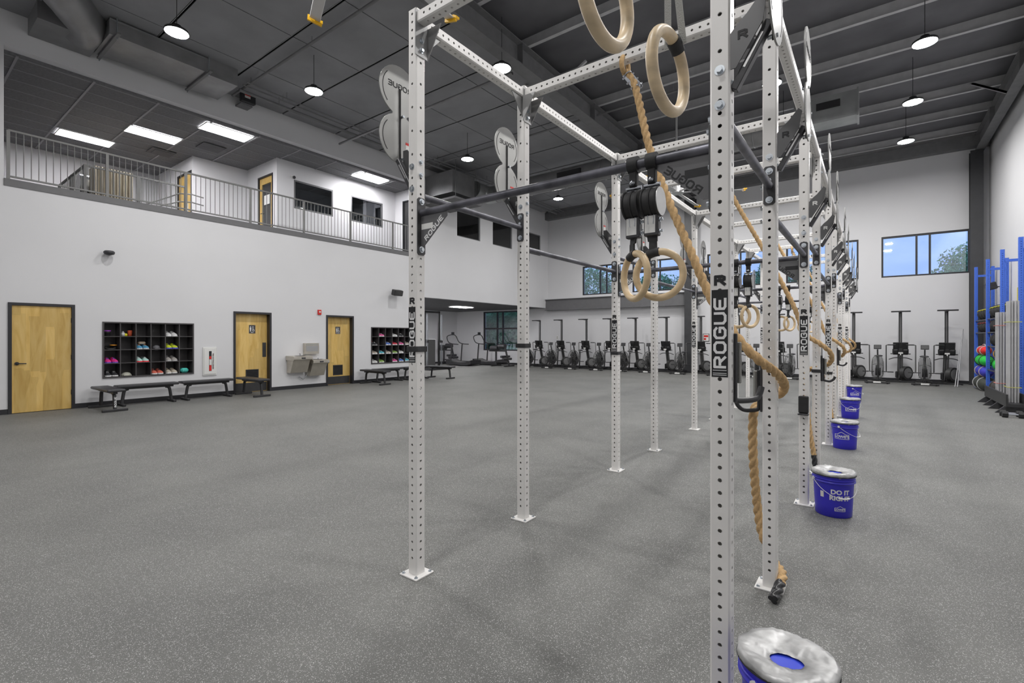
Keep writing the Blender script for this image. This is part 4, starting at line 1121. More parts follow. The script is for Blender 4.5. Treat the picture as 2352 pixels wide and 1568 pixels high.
def facing(x, y, off=0.): return math.atan2(-y, -x)+off
B = [(-.245, 1.965), (-.265, 4.93), (-.30, 7.93), (-.33, 10.93), (-.34, 13.9)]
bucket(*B[0], facing(*B[0]), 'none', 'nearest blue bucket with silver cover, cut off by the lower edge', handle=.9)
bucket(*B[1], facing(*B[1], .35), 'right', 'blue bucket with slogan standing by the third right post', handle=.1)
bucket(*B[2], facing(*B[2], -.25), 'logo', 'blue bucket with large logo, third from the camera', handle=1.4)
bucket(*B[3], facing(*B[3], .1), 'logo', 'blue bucket with curved white handle, fourth from the camera', handle=.2)
bucket(*B[4], facing(*B[4], .1), 'logo', 'farthest blue bucket, partly hidden behind the fourth', handle=1.3)
# ================================================================ THINGS ALONG THE LEFT WALL
def bench(x, y, rz, label, L=1.22, txt=False):
    t = thing('flat_bench', label, 'bench', (x, y, 0), rz, 'black flat benches')
    p = MB(); p.cbox((0, 0, .425), (L, .30, .055), bev=.016); p.build('pad', M['vinyl'], t)
    MB().cbox((0, 0, .375), (L*.86, .07, .045), bev=.003).build('frame_rail', M['blk'], t)
    for s in (-1, 1):
        l = MB(); l.tube(smooth_path([(s*L*.30, 0, .36), (s*L*.345, 0, .345), (s*L*.37, 0, .29), (s*L*.40, 0, .05)], 5), .033, 8)
        lo = l.build('leg', M['blk'], t)
        MB().cbox((s*L*.405, 0, .027), (.06, .42, .05), bev=.008).build('foot_bar', M['blk'], t)
        if txt and s == 1:
            k = MB(); block_text(k, 'ROGUE', ((s*L*.40+.045, .018, .09), (-.1, 0, 1), (0, -1, 0)), .036, .001, w=.2); k.build('name_lettering', M['white'], lo)
    return t
bench(-12.72, 2.98, 0, 'black flat bench standing end-on by the plain wooden door', txt=True)
bench(-13.12, 3.78, PI/2, 'black flat bench along the wall under the near shoe cubby', L=1.16)
bench(-13.12, 5.0, PI/2, 'black flat bench along the wall under the fire extinguisher cabinet', L=1.16)
bench(-12.78, 5.93, 0, 'black flat bench standing end-on before the first restroom door')
bench(-12.72, 9.70, 0, 'black flat bench end-on to the wall before the far shoe cubby')
bench(-13.12, 10.53, PI/2, 'black flat bench along the wall under the far shoe cubby', L=1.14)
bench(-13.12, 11.72, PI/2, 'black flat bench along the wall at the end of the far cubby', L=1.14)
bench(-12.65, 12.55, 0, 'black flat bench end-on at the mouth of the alcove')
# shoe cubbies
def cubby(k, label):
    y0, y1, z0, z1 = CUB[k]; D_ = .33; t = thing('shoe_cubby', label, 'shelf', (XL, (y0+y1)/2, z0)); W = y1-y0; Hh = z1-z0; w = .028
    f = MB()
    for a in (-W/2, W/2-w): f.box(-D_, .02, a, a+w, 0, Hh)
    for z in (0, Hh-w): f.box(-D_, .02, -W/2+w, W/2-w, z, z+w)
    f.build('frame', M['cubby'], t); MB().box(-D_, -D_+.01, -W/2+w, W/2-w, w, Hh-w).build('back_panel', M['cubby'], t)
    cw = (W-2*w)/6; rh = (Hh-2*w)/4
    for c in range(1, 6): MB().box(-D_+.01, .012, -W/2+w+c*cw-.009, -W/2+w+c*cw+.009, w, Hh-w).build('divider', M['cubby'], t)
    for r in range(1, 4): MB().box(-D_+.01, .01, -W/2+w, W/2-w, w+r*rh-.008, w+r*rh+.008).build('shelf_board', M['cubby'], t)
    return (y0+w, z0+w, cw, rh)
C1 = cubby(0, 'black wall cubby of shoes between the plain door and the fire cabinet')
C2 = cubby(1, 'black wall cubby of shoes beyond the second restroom door')
def shoe_mesh(col, sole, accent):
    m_ = MB(); n = 14; secs = [(-.13, .028, .075), (-.115, .034, .088), (-.08, .036, .085), (-.03, .035, .075), (.02, .038, .058), (.07, .042, .045), (.11, .036, .036), (.133, .016, .028)]
    vs = []
    for x, w, hh in secs:
        for k in range(n):
            t = PI*k/(n-1); vs.append((x, w*math.cos(t), .018+hh*max(0, math.sin(t))**.8))
    m_.add(vs, [(j*n+i, j*n+i+1, (j+1)*n+i+1, (j+1)*n+i) for j in range(len(secs)-1) for i in range(n-1)], True)
    m_.add(vs[:n], [tuple(range(n))]); m_.add(vs[-n:], [tuple(range(n))[::-1]])
    m_.cur = 1
    ol = [(x, w*1.1) for x, w, _ in secs]+[(x, -w*1.1) for x, w, _ in secs[::-1]]
    m_.prism(ol, ((0, 0, .010), (1, 0, 0), (0, 1, 0)), .022)
    m_.cur = 2
    for x, w, hh in ((.01, .02, .06), (.03, .022, .053), (-.01, .02, .068)): m_.cbox((x, 0, .02+hh), (.008, w*1.6, .006))
    m_.cbox((-.128, 0, .07), (.01, .02, .05))
    return m_.mesh('sneaker', [solid(col), solid(sole), solid(accent)])
def cell_pos(C, c, r, fy=.5): return C[0]+C[2]*(c+fy), C[1]+C[3]*(3-r)+.0085
ORD = ['leftmost', 'second', 'third', 'fourth', 'fifth', 'rightmost']; ROWN = ['top', 'second', 'third', 'bottom']
def shoes(C, c, r, name, cols, where, dx=-.13, heel=False, sc_=1.):
    me = shoe_mesh(*cols)
    for s in (-1, 1):
        y, z = cell_pos(C, c, r, .5+s*.2)
        o = inst('sneaker', me, None, (XL+dx, y, z), (PI if heel else 0)+s*.06)
        o.scale = (1.0, 1.3, 1.2)
        tag(o, '%s %s shoe in the %s compartment, %s row, of the %s cubby' % ('left' if s < 0 else 'right', name, ORD[c], ROWN[r], where), 'shoe', 'shoes in the wall cubbies')
def item(C, c, r, name, mb, mt, label, cat, dx=-.15, fy=.5, dz=0):
    y, z = cell_pos(C, c, r, fy); return tag(mb.build(name, mt, None, (XL+dx, y, z+dz)), label, cat)
W_, K_ = (.75, .75, .75), (.03, .03, .035)
shoes(C1, 4, 0, 'white', ((.7, .7, .7), W_, (.2, .2, .2)), 'near')
shoes(C1, 0, 2, 'pink and purple', ((.75, .03, .25), (.15, .08, .45), (.1, .1, .5)), 'near')
shoes(C1, 2, 2, 'coral and mint', ((.5, .75, .7), (.85, .04, .06), W_), 'near')
shoes(C1, 4, 2, 'grey mesh', ((.38, .36, .34), (.5, .5, .5), (.1, .1, .1)), 'near')
shoes(C1, 4, 3, 'cream canvas', ((.55, .5, .42), W_, (.2, .15, .1)), 'near')
shoes(C1, 0, 3, 'black with white toe', (K_, W_, (.3, .3, .3)), 'near')
shoes(C1, 2, 1, 'blue and black', ((.08, .3, .5), (.6, .6, .6), (.5, .2, .05)), 'near')
shoes(C1, 4, 1, 'neon yellow', ((.55, .65, .03), (.1, .1, .6), K_), 'near', dx=-.1)
shoes(C1, 3, 3, 'coral red', ((.65, .15, .1), W_, K_), 'near')
item(C1, 5, 3, 'gym_bag', MB().cbox((0, 0, .055), (.2, .17, .11), bev=.035), solid((.07, .55, .48)), 'small turquoise bag in the rightmost bottom compartment of the near cubby', 'bag')
item(C1, 1, 3, 'cap', MB().ball((0, 0, .0), .11, .10, .075).box(-.02, .14, -.07, .07, .0, .008), solid((.42, .42, .36)), 'grey folded cap in the second bottom compartment of the near cubby', 'cap', dz=.0)
item(C1, 3, 1, 'cap', MB().ball((0, 0, .02), .09, .08, .07).box(-.02, .13, -.06, .06, .0, .008), solid((.12, .12, .13)), 'black cap in the fourth compartment, second row, of the near cubby', 'cap')
item(C1, 0, 1, 'weight_belt', MB().torus((0, 0, .04), .085, .02, (.35, 0, 1), 28, 8), M['rubber'], 'coiled black belt in the leftmost second-row compartment', 'belt')
item(C1, 0, 1, 'yoga_frisbee', MB().lathe([(0, .0), (.06, .0), (.065, .02), (0, .022)], n=24), solid((.85, .35, .03)), 'small orange disc resting above the coiled black belt', 'disc', dz=.085, fy=.7)
item(C1, 0, 0, 'shaker_cup', MB().lathe([(0, 0), (.05, 0), (.055, .08), (.058, .08), (.058, .10), (0, .105)], n=20), [solid((.05, .05, .05))], 'black tub in the leftmost top compartment of the near cubby', 'tub', fy=.32)
item(C1, 0, 0, 'wrist_band', MB().torus((0, 0, .0), .055, .012, (0, 0, 1), 24, 8), solid((.45, .08, .65)), 'purple band lying on top of the black tub', 'band', dz=.118, fy=.32)
item(C1, 1, 0, 'bottle', MB().lathe([(0, 0), (.035, 0), (.037, .07), (.02, .09), (.02, .11), (0, .11)], n=16), solid((.7, .7, .72)), 'white bottle in the second top compartment of the near cubby', 'bottle', fy=.3)
item(C1, 1, 0, 'bottle', MB().lathe([(0, 0), (.03, 0), (.032, .05), (.02, .06), (0, .07)], n=16), solid((.75, .7, .02)), 'yellow bottle beside the white bottle in the near cubby', 'bottle', fy=.48)
item(C1, 1, 0, 'shaker_cup', MB().lathe([(0, 0), (.038, 0), (.045, .11), (.045, .13), (0, .135)], n=16), solid((.7, .12, .05)), 'orange-red cup in the second top compartment of the near cubby', 'cup', fy=.75)
item(C1, 2, 1, 'towel', MB().cbox((0, 0, .05), (.16, .14, .06), bev=.02), solid((.5, .4, .3)), 'folded towel over the blue shoes in the near cubby', 'towel', dz=.09, dx=-.16)
item(C1, 3, 3, 'box', MB().cbox((0, 0, .035), (.12, .15, .07), bev=.004), solid((.45, .45, .47)), 'grey carton in front of the coral shoes in the near cubby', 'box', dx=-.0-.07, fy=.55) if False else None
item(C1, 2, 2, 'knee_sleeve', MB().lathe([(.045, 0), (.05, .0), (.05, .03), (.045, .03)], n=18), M['rubber'], 'black sleeve lying on the coral and mint shoes', 'sleeve', dz=.098, fy=.5)
cols2 = [((.6, .05, .08), W_, K_), ((.1, .2, .55), W_, W_), ((.6, .6, .6), W_, K_), (K_, (.3, .3, .3), W_), ((.65, .1, .3), W_, W_), ((.25, .4, .1), W_, K_), ((.45, .4, .35), W_, K_), ((.1, .45, .55), W_, W_)]
nm2 = ['dark red', 'royal blue', 'pale grey', 'all-black', 'magenta', 'green', 'taupe', 'teal']
for (c, r), k in zip(((0, 1), (1, 0), (2, 1), (3, 0), (3, 1), (1, 2), (0, 2), (3, 2), (4, 1), (2, 2), (0, 3), (1, 3), (3, 3), (4, 2), (4, 0), (5, 1), (5, 3), (4, 3)), (3, 4, 1, 2, 0, 7, 6, 5, 4, 6, 2, 5, 4, 2, 3, 6, 7, 1)):
    shoes(C2, c, r, nm2[k], cols2[k], 'far')
item(C2, 0, 1, 'bottle', MB().lathe([(0, 0), (.03, 0), (.03, .05), (0, .06)], n=14), M['red'], 'red bottle on top of shoes in the far cubby, leftmost column', 'bottle', dz=.105, fy=.35)
# fire extinguisher cabinet
y0, y1 = yL(465), yL(497); za = on_x(480, 797, XL).z; zb_ = on_x(480, 862, XL).z
fc = thing('extinguisher_cabinet', 'white fire extinguisher cabinet with red letters beside the near cubby', 'cabinet', (XL, (y0+y1)/2, zb_))
W = y1-y0; Hh = za-zb_
m_ = MB(); m_.cbox((.012, 0, Hh/2), (.024, W, Hh), bev=.006); m_.build('frame', M['offw'], fc)
dd = MB().cbox((.03, 0, Hh/2), (.012, W*.86, Hh*.9), bev=.004).build('door', M['offw'], fc)
MB().box(.0365, .038, -.025, .035, Hh*.16, Hh*.86).build('glass_slot', M['dark'], dd)
MB().box(.038, .0395, -.02, .03, Hh*.17, Hh*.36).box(.038, .0395, -.02, .03, Hh*.58, Hh*.68).build('extinguisher_seen_through_slot', M['red'], dd)
MB().box(.038, .0395, -.018, .028, Hh*.37, Hh*.57).build('extinguisher_tag', M['offw'], dd)
m_ = MB(); vs, fs = font_mesh('FIRE EXTINGUISHER', .045, .001)
m_.add([(.0385, .066+v.y, Hh/2-v.x) for v in vs], fs); m_.build('red_lettering', M['red'], dd)
# drinking fountain
yc = (yL(655)+yL(738))/2; Wd = yL(738)-yL(655)
ft = thing('drinking_fountain', 'two-level stainless drinking fountain between the restroom doors', 'fountain', (XL+.013, yc, 0))
def basin(yy, z, w):
    b = MB(); b.prism([(0, 0), (.42, .0), (.45, .03), (.45, .10), (.40, .115), (.04, .125), (0, .125)], ((0, yy, z), (1, 0, 0), (0, 0, 1)), w)
    b.prism([(0, -.36), (.20, -.36), (.36, 0), (0, 0)], ((0, yy, z), (1, 0, 0), (0, 0, 1)), w*.9)
    o = b.build('basin', M['stainless'], ft)
    MB().lathe([(.0, .0), (.10, .005), (.135, .02), (.14, .022)], (.24, yy, z+.105), 24).build('bowl', M['chrome'], o)
    MB().tube(smooth_path([(.09, yy+.1, z+.12), (.09, yy+.1, z+.16), (.12, yy+.07, z+.175)], 4), .012, 8).build('spout', M['chrome'], o)
    MB().box(.451, .455, yy-.06, yy+.06, z+.04, z+.08).build('push_bar', M['blk2'], o)
zL = on_x(680, 815, XL+.4).z-.125; 
basin(-Wd*.24, .84, Wd*.50); basin(Wd*.26, .72, Wd*.46)
b = MB().box(0, .12, -.03, Wd*.36, 1.0, 1.32)
o = b.build('bottle_filler', M['stainless'], ft)
MB().box(.121, .124, 0, Wd*.33, 1.08, 1.24).build('filler_recess', M['alu'], o); MB().box(.121, .125, .0, Wd*.33, 1.265, 1.30).build('filler_header', M['strap'], o)
MB().tube(smooth_path([(.0, -.16, .33), (.05, -.16, .33), (.06, -.05, .27), (.06, .06, .40), (.05, .06, .46)], 5), .012, 8).build('drain_pipe', M['chrome'], ft)
fa = thing('fire_alarm', 'small red fire alarm strobe above the drinking fountain', 'alarm', on_x(733, 717, XL))
MB().cbox((.02, 0, 0), (.04, .115, .15), bev=.006).build('case', M['red'], fa); MB().cbox((.045, 0, .01), (.02, .05, .05), bev=.004).build('strobe', M['offw'], fa)
def speaker(px, py, label, ax='x', s=1):
    p = on_x(px, py, XL) if ax == 'x' else Vector((XR, on_x(px, py, XR-.2).y, on_x(px, py, XR-.2).z))
    t = thing('wall_speaker', label, 'speaker', p)
    d = 1 if ax == 'x' else -1
    MB().cbox((d*.09, 0, -.02), (.18, .04, .03)).build('wall_bracket', M['blk2'], t)
    R_ = Matrix.Rotation(.25*d, 3, 'Y'); MB().cbox((d*.24, 0, 0), (.2, .36, .2), R_, bev=.02).build('case', M['blk'], t)
    MB().cbox((d*.345, 0, -.025), (.006, .33, .175), R_).build('speaker_grille', M['grille'], t)
speaker(902, 673, 'small black wall speaker above the far shoe cubby')
speaker(2281, 657, 'small black wall speaker on the right wall behind the blue rack', 'r')
sp_ = thing('dome_camera', 'small black dome camera high on the plain left wall', 'camera', on_x(247, 582, XL))
MB().cbox((.05, 0, .03), (.1, .05, .03)).build('mount', M['offw'], sp_); MB().lathe([(0, .05), (.08, .045), (.1, .02), (.1, 0), (.085, -.03), (0, -.06)], (.12, 0, 0), 24).build('dome', M['blk2'], sp_)
ol = thing('wall_outlet', 'white outlet plate on the far wall behind the rowers', 'outlet', on_y(1280, 775, YF))
MB().cbox((0, -.004, 0), (.13, .008, .18), bev=.002).build('cover_plate', M['offw'], ol); MB().box(-.02, .02, -.0095, -.008, .015, .05).box(-.02, .02, -.0095, -.008, -.05, -.015).build('sockets', M['blk'], ol)
pn = thing('wall_poster', 'small framed notice on the far wall right of the dark column', 'notice', on_y(1622, 775, YF))
MB().box(-.13, .13, -.015, 0, -.16, .16).build('frame', M['blk'], pn); MB().box(-.11, .11, -.017, -.015, -.14, .14).build('sheet', M['offw'], pn)
MB().box(-.09, .09, -.019, -.017, .02, .10).box(-.09, .0, -.019, -.017, -.1, -.02).build('print', M['red'], pn)
# ================================================================ ALCOVE MACHINES
def ghd(x, y, rz, label):
    t = thing('hyper_bench', label, 'exercise bench', (x, y, 0), rz, 'padded hyperextension benches in the alcove')
    MB().cyl((-.42, 0, .93), (.05, 0, .93), .14, 20).cyl((.1, 0, 1.02), (.5, 0, 1.02), .13, 20).build('roll_pad', M['vinyl'], t)
    MB().cbox((0, 0, .78), (1.1, .06, .06)).build('top_rail', M['blk'], t)
    MB().beam((-.1, 0, .78), (-.1, 0, .05), .07, .07, up=(0, 1, 0)).cbox((-.1, 0, .03), (.08, .8, .06)).build('front_leg', M['mach'], t)
    MB().beam((.5, 0, .95), (.75, 0, .05), .07, .07, up=(0, 1, 0)).cbox((.75, 0, .03), (.08, .8, .06)).build('rear_leg', M['mach'], t)
    MB().cbox((.3, 0, .25), (.9, .06, .06)).build('base_rail', M['mach'], t)
    MB().cyl((.5, -.35, .5), (.5, .35, .5), .06, 14).cyl((.62, -.35, .38), (.62, .35, .38), .06, 14).build('ankle_roller', M['vinyl'], t)
ghd(-19.1, 19.3, .0, 'padded black hyperextension bench at the left alcove wall')
ghd(-15.6, 19.6, .0, 'padded black hyperextension bench in front of the alcove window')
def treadmill(x, y, rz, label):
    t = thing('treadmill', label, 'treadmill', (x, y, 0), rz, 'treadmills in the alcove')
    p = [(-.85, .12), (-.85, .30), (-.5, .20), (0, .16), (.5, .20), (.9, .32), (.9, .1), (.6, .04), (-.6, .04)]
    MB().prism(p, ((0, 0, 0), (1, 0, 0), (0, 0, 1)), .82).build('curved_deck', M['mach'], t)
    q = [(-.8, .31), (-.5, .215), (0, .175), (.5, .215), (.85, .325), (.85, .315), (.5, .205), (0, .165), (-.5, .205), (-.8, .30)]
    MB().prism(q, ((0, 0, .003), (1, 0, 0), (0, 0, 1)), .5).build('belt', M['machg'], t)
    for s in (-1, 1):
        MB().tube(smooth_path([(.55, s*.4, .2), (.5, s*.4, .8), (.46, s*.4, 1.15)], 4), .035, 10).build('upright', M['mach'], t)
    hb = MB()
    for s in (-1, 1): hb.tube(smooth_path([(0, s*.4, 1.12), (.46, s*.4, 1.15), (.72, s*.4, 1.25), (.86, s*.36, 1.52), (.8, s*.15, 1.62), (.78, 0, 1.63)], 5), .025, 10)
    hb.build('handrail', M['mach'], t)
    MB().cbox((.78, 0, 1.7), (.04, .22, .14), bev=.01).build('display', M['blk'], t)
treadmill(-17.35, 18.9, PI, 'curved black treadmill, left one of the pair in the alcove')
treadmill(-16.6, 20.2, PI, 'curved black treadmill, right one of the pair in the alcove')
ct = thing('cable_machine', 'tall black cable machine at the mouth of the alcove', 'cable machine', (-16.3, 15.6, 0))
for yy in (-.45, .45):
    MB().cbox((0, yy, 1.36), (.08, .08, 2.7), bev=.005).build('upright', M['blk'], ct)
    MB().cyl((.14, yy, .15), (.14, yy, 2.55), .014, 10).cyl((.2, yy, .15), (.2, yy, 2.55), .014, 10).build('guide_rod', M['chrome'], ct)
    MB().cbox((.17, yy, 1.3), (.12, .08, .12), bev=.01).build('pulley_carriage', M['blk2'], ct)
MB().cbox((0, 0, 2.66), (.08, 1.0, .08)).build('top_beam', M['blk'], ct); MB().cbox((.1, 0, .04), (.7, 1.1, .08)).build('base', M['blk'], ct)
MB().cbox((-.15, 0, .75), (.2, .55, 1.3), bev=.01).build('weight_stack', M['machg'], ct)
# ================================================================ ROWERS AND BIKES ON THE FAR WALL
def rower():
    t = inst('rowing_machine', None)
    m_ = MB(); m_.cbox((0, 0, 1.72), (.088, .055, 1.26), bev=.004); m_.build('monorail', M['mach'], t)
    MB().box(-.014, .014, -.03, -.0275, 1.3, 2.3).build('rail_track', M['machg'], t)
    MB().beam((0, -.02, 2.32), (0, -.34, 2.335), .06, .05).cbox((0, -.34, 2.335), (.5, .05, .045), bev=.008).build('rear_leg', M['mach'], t)
    MB().cbox((0, -.06, 1.27), (.22, .30, .05), bev=.02).build('seat', M['vinyl'], t) if False else None
    fp = MB()
    for s in (-1, 1):
        fp.cbox((s*.12, -.10, 1.15), (.15, .04, .38), Matrix.Rotation(.35, 3, 'X'), bev=.012); fp.cbox((s*.125, -.15, 1.03), (.14, .07, .15), Matrix.Rotation(.3, 3, 'X'), bev=.03)
    fp.cbox((0, -.05, 1.02), (.42, .05, .2), bev=.03); fp.cbox((0, -.04, 1.16), (.36, .03, .34), Matrix.Rotation(.2, 3, 'X'), bev=.01)
    f = fp.build('footrest', M['rubber'], t)
    MB().cbox((0, -.195, .98), (.12, .006, .05), bev=.002).cbox((0, -.195, .94), (.03, .006, .06)).build('white_emblem', M['offw'], f)
    MB().cyl((-.26, -.06, .95), (.26, -.06, .95), .016, 8).build('foot_axle', M['blk'], t)
    fr = MB()
    for s in (-1, 1): fr.beam((s*.045, .0, 1.1), (s*.05, .34, .08), .022, .05, up=(1, 0, 0))
    fr.build('front_frame', M['machg'], t)
    MB().beam((0, .02, 1.1), (0, .36, .08), .06, .03, up=(1, 0, 0)).build('chain_housing', M['mach'], t)
    MB().tube(smooth_path([(-.30, .02, .76), (-.16, -.03, .815), (0, -.035, .82), (.16, -.03, .815), (.30, .02, .76)], 4), .014, 8).build('handle', M['blk'], t)
    ax_ = Vector((.8, -.6, 0)); c0 = Vector((.10, .22, .31)); c1 = c0+ax_*.13
    w = MB().cyl(c0, c1, .225, 36).build('flywheel_cage', M['grille'], t)
    MB().cyl(c1+ax_*.001, c1+ax_*.008, .165, 28).build('flywheel_cover', M['alu'], w)
    dk = MB().cyl((.07, .03, .3), (.18, -.04, .3), .0, 8) if False else None
    MB().cbox((-.09, .2, .25), (.07, .18, .22), bev=.02).build('damper_housing', M['mach'], t)
    fl_ = MB(); fl_.cbox((0, .0, .035), (.74, .05, .05), bev=.006); fl_.cbox((0, .36, .035), (.3, .05, .05), bev=.006); fl_.cbox((0, .18, .04), (.06, .36, .04))
    for s in (-1, 1): fl_.cbox((s*.36, -.0, .018), (.05, .07, .035), bev=.004)
    fl_.build('front_foot', M['blk'], t)
    return t
R0 = rower(); tag(R0, 'x', 'rowing machine', 'rowing machines stood on end'); RT = tree_of(R0)
rx = [1240, 1290, 1347, 1403, 1460, 1531, 1610, 1697, 1789, 1961, 2068, 2174]
rl_ = ['leftmost rowing machine stood on end beside the alcove', 'rowing machine stood on end, second from the alcove', 'rowing machine stood on end, third from the alcove', 'rowing machine stood on end, fourth from the alcove, behind the third rig post',
       'rowing machine stood on end, fifth from the alcove', 'rowing machine stood on end just left of the dark column', 'rowing machine stood on end just right of the dark column', 'rowing machine stood on end behind the nearest right rig post',
       'rowing machine stood on end behind the climbing rope loop', 'rowing machine stood on end just right of the rig, under the narrow window', 'middle of the three rowing machines right of the rig', 'rightmost rowing machine stood on end, nearest the blue storage rack']
for k, (px, l) in enumerate(zip(rx, rl_)):
    y = 20.45; x = on_y(px, HY, y).x
    if k == 0: R0.location = (x, y, 0); R0['label'] = l
    else: dup(R0, (x, y, 0), 0, l, RT)
def bike():
    t = inst('air_bike', None)
    fb_ = MB().cyl((-.05, -.12, .50), (.05, -.12, .50), .09, 20)
    for k in range(10): a = 2*PI*k/10; fb_.beam((0, -.12+.08*math.cos(a), .5+.08*math.sin(a)), (0, -.12+.34*math.cos(a), .5+.34*math.sin(a)), .13, .012, up=(1, 0, 0))
    fb_.build('fan', M['mach'], t)
    cg = MB()
    for k in range(-4, 5): cg.torus((k*.034, -.12, .50), .405*math.sqrt(1-.5*(k/4.2)**2), .0055, (1, 0, 0), 40, 5)
    for s in (-1, 1):
        for R_ in (.22, .13): cg.torus((s*.15, -.12, .50), R_, .005, (1, 0, 0), 32, 5)
        for k in range(16): a = 2*PI*k/16; cg.beam((s*.15, -.12+.08*math.cos(a), .5+.08*math.sin(a)), (s*.137, -.12+.29*math.cos(a), .5+.29*math.sin(a)), .005, .005)
    for k in range(5): a = 2*PI*k/5+.3; cg.tube([(x*.034, -.12+.407*math.sqrt(1-.5*(x/4.2)**2)*math.cos(a), .5+.407*math.sqrt(1-.5*(x/4.2)**2)*math.sin(a)) for x in range(-4, 5)], .006, 5)
    cg.build('fan_cage', M['machg'], t)
    hd = MB()
    for s in (-1, 1):
        hd = MB(); hd.tube(smooth_path([(s*.22, .10, .38), (s*.22, .03, .8), (s*.22, -.01, 1.18), (s*.225, -.02, 1.235), (s*.27, -.02, 1.25)], 4), .017, 8); h_ = hd.build('handle_arm', M['machg'], t)
        MB().cyl((s*.26, -.02, 1.25), (s*.46, -.02, 1.25), .018, 10).build('grip', M['rubber'], h_)
        pd = MB().cbox((s*.33, .12, .36), (.16, .1, .03), bev=.004).cyl((s*.10, .12, .36), (s*.33, .12, .36), .012, 8); pd.build('pedal', M['blk'], t)
    m_ = MB().beam((0, -.02, .85), (0, -.10, 1.1), .04, .04, up=(1, 0, 0)).build('monitor_post', M['mach'], t)
    MB().cbox((0, -.1, 1.18), (.2, .05, .14), Matrix.Rotation(-.3, 3, 'X'), bev=.01).build('monitor', M['blk'], t)
    fr = MB(); fr.beam((0, .0, .85), (0, .35, .35), .05, .06, up=(1, 0, 0)); fr.beam((0, -.4, .08), (0, .75, .08), .06, .06, up=(1, 0, 0)); fr.beam((0, .45, .1), (0, .52, .82), .045, .05, up=(1, 0, 0)); fr.beam((0, .1, .1), (0, .12, .5), .05, .05, up=(1, 0, 0))
    fr.build('frame', M['mach'], t)
    MB().cyl((-.07, .12, .36), (.07, .12, .36), .13, 24).build('chain_guard', M['mach'], t)
    st = MB(); st.ball((0, .56, .87), .12, .14, .035); st.build('seat', M['vinyl'], t)
    for yy, w in ((-.42, .66), (.75, .40)):
        f = MB(); f.cbox((0, yy, .04), (w, .07, .05), bev=.008); f.build('floor_bar', M['mach'], t)
    MB().cbox((0, -.46, .05), (.2, .015, .05), bev=.003).build('step_plate', M['offw'], t)
    wh = MB()
    for s in (-1, 1): wh.cyl((s*.24, -.47, .04), (s*.28, -.47, .04), .035, 14)
    wh.build('wheels', M['rubber'], t)
    return t
B0 = bike(); tag(B0, 'x', 'exercise bike', 'air bikes in front of the far wall'); BT = tree_of(B0)
bxs = [1216, 1268, 1320, 1378, 1434, 1492, 1563, 1650, 1738, 1815, 1905, 2016, 2124]
bl = ['air bike at the left end, behind the second rig post', 'air bike between the first and second rowing machines from the alcove', 'air bike between the second and third rowing machines from the alcove', 'air bike just left of the third rig post', 'air bike just right of the third rig post',
      'air bike behind the fourth left rig post', 'air bike standing in front of the dark column', 'air bike behind the nearest right post, left side', 'air bike behind the near climbing rope', 'air bike seen between second and third right rig posts', 'air bike hidden behind the right rig posts', 'air bike right of the rig, left one of two', 'air bike right of the rig, right one of two']
for k, (px, l) in enumerate(zip(bxs, bl)):
    y = 19.95; x = on_y(px, HY, y).x
    if k == 0: B0.location = (x, y, 0); B0['label'] = l
    else: dup(B0, (x, y, 0), random.uniform(-.08, .08), l, BT)
# ================================================================ BLUE STORAGE RACK AT THE RIGHT WALL
xf, xr_ = 2.50, 2.86; ys = [19.95, 18.1, 16.3, 14.5]
HS = 3.6
sr = thing('storage_rack', 'tall blue perforated steel storage rack along the right wall', 'rack', (0, 0, 0))
hs = [z for z in [.1+.0508*k for k in range(68)]]
bu = perforated(HS, hs, .075, n=8, faces=(0, 3, 2, 1)).mesh('upright', M['bluesteel'])
for y in ys:
    for x in (xf, xr_): 
        u = inst('upright', bu, sr, (x, y, 0))
    for z in (.25, 3.3): MB().box(xf+.04, xr_-.04, y-.03, y+.03, z, z+.06).build('side_brace', M['bluesteel'], sr)
shz = {0: (1.62, 1.98), 1: (.62, 1.25, 1.62, 1.98), 2: (.62, 1.25)}
for k, zs in shz.items():
    for z in zs:
        y0, y1 = ys[k+1], ys[k]; m_ = MB()
        for x in (xf, xr_-.08): m_.cyl((x, y0+.04, z), (x, y1-.04, z), .018, 10)
        m_.build('shelf_rail', M['blk2'], sr)
def ballobj(x, y, z, r, mt, label, g='balls on the blue storage rack', stripe=None):
    t = tag(MB().ball((0, 0, r), r, n=24, m=16).build('medicine_ball', M[mt] if isinstance(mt, str) else mt, None, (x, y, z)), label, 'ball', g); return t
def wheel(x, y, z, r, w, label, mark=None):
    t = thing('medicine_ball', label, 'ball', (x, y, z), 0, 'black balls resting on the rack shelves')
    MB().lathe([(0, 0), (r*.5, .02*r), (r*.87, r*.45), (r, r), (r*.87, r*1.55), (r*.5, r*1.98), (0, 2*r)], n=22).build('ball_shell', M['rubber'], t)
    if mark: MB().torus((0, 0, r*1.35), r*.93, .012, (.2, .3, 1), 24, 6).build('coloured_seam', solid(mark), t)
xs_ = (xf+xr_)/2-.03
cnt = 0
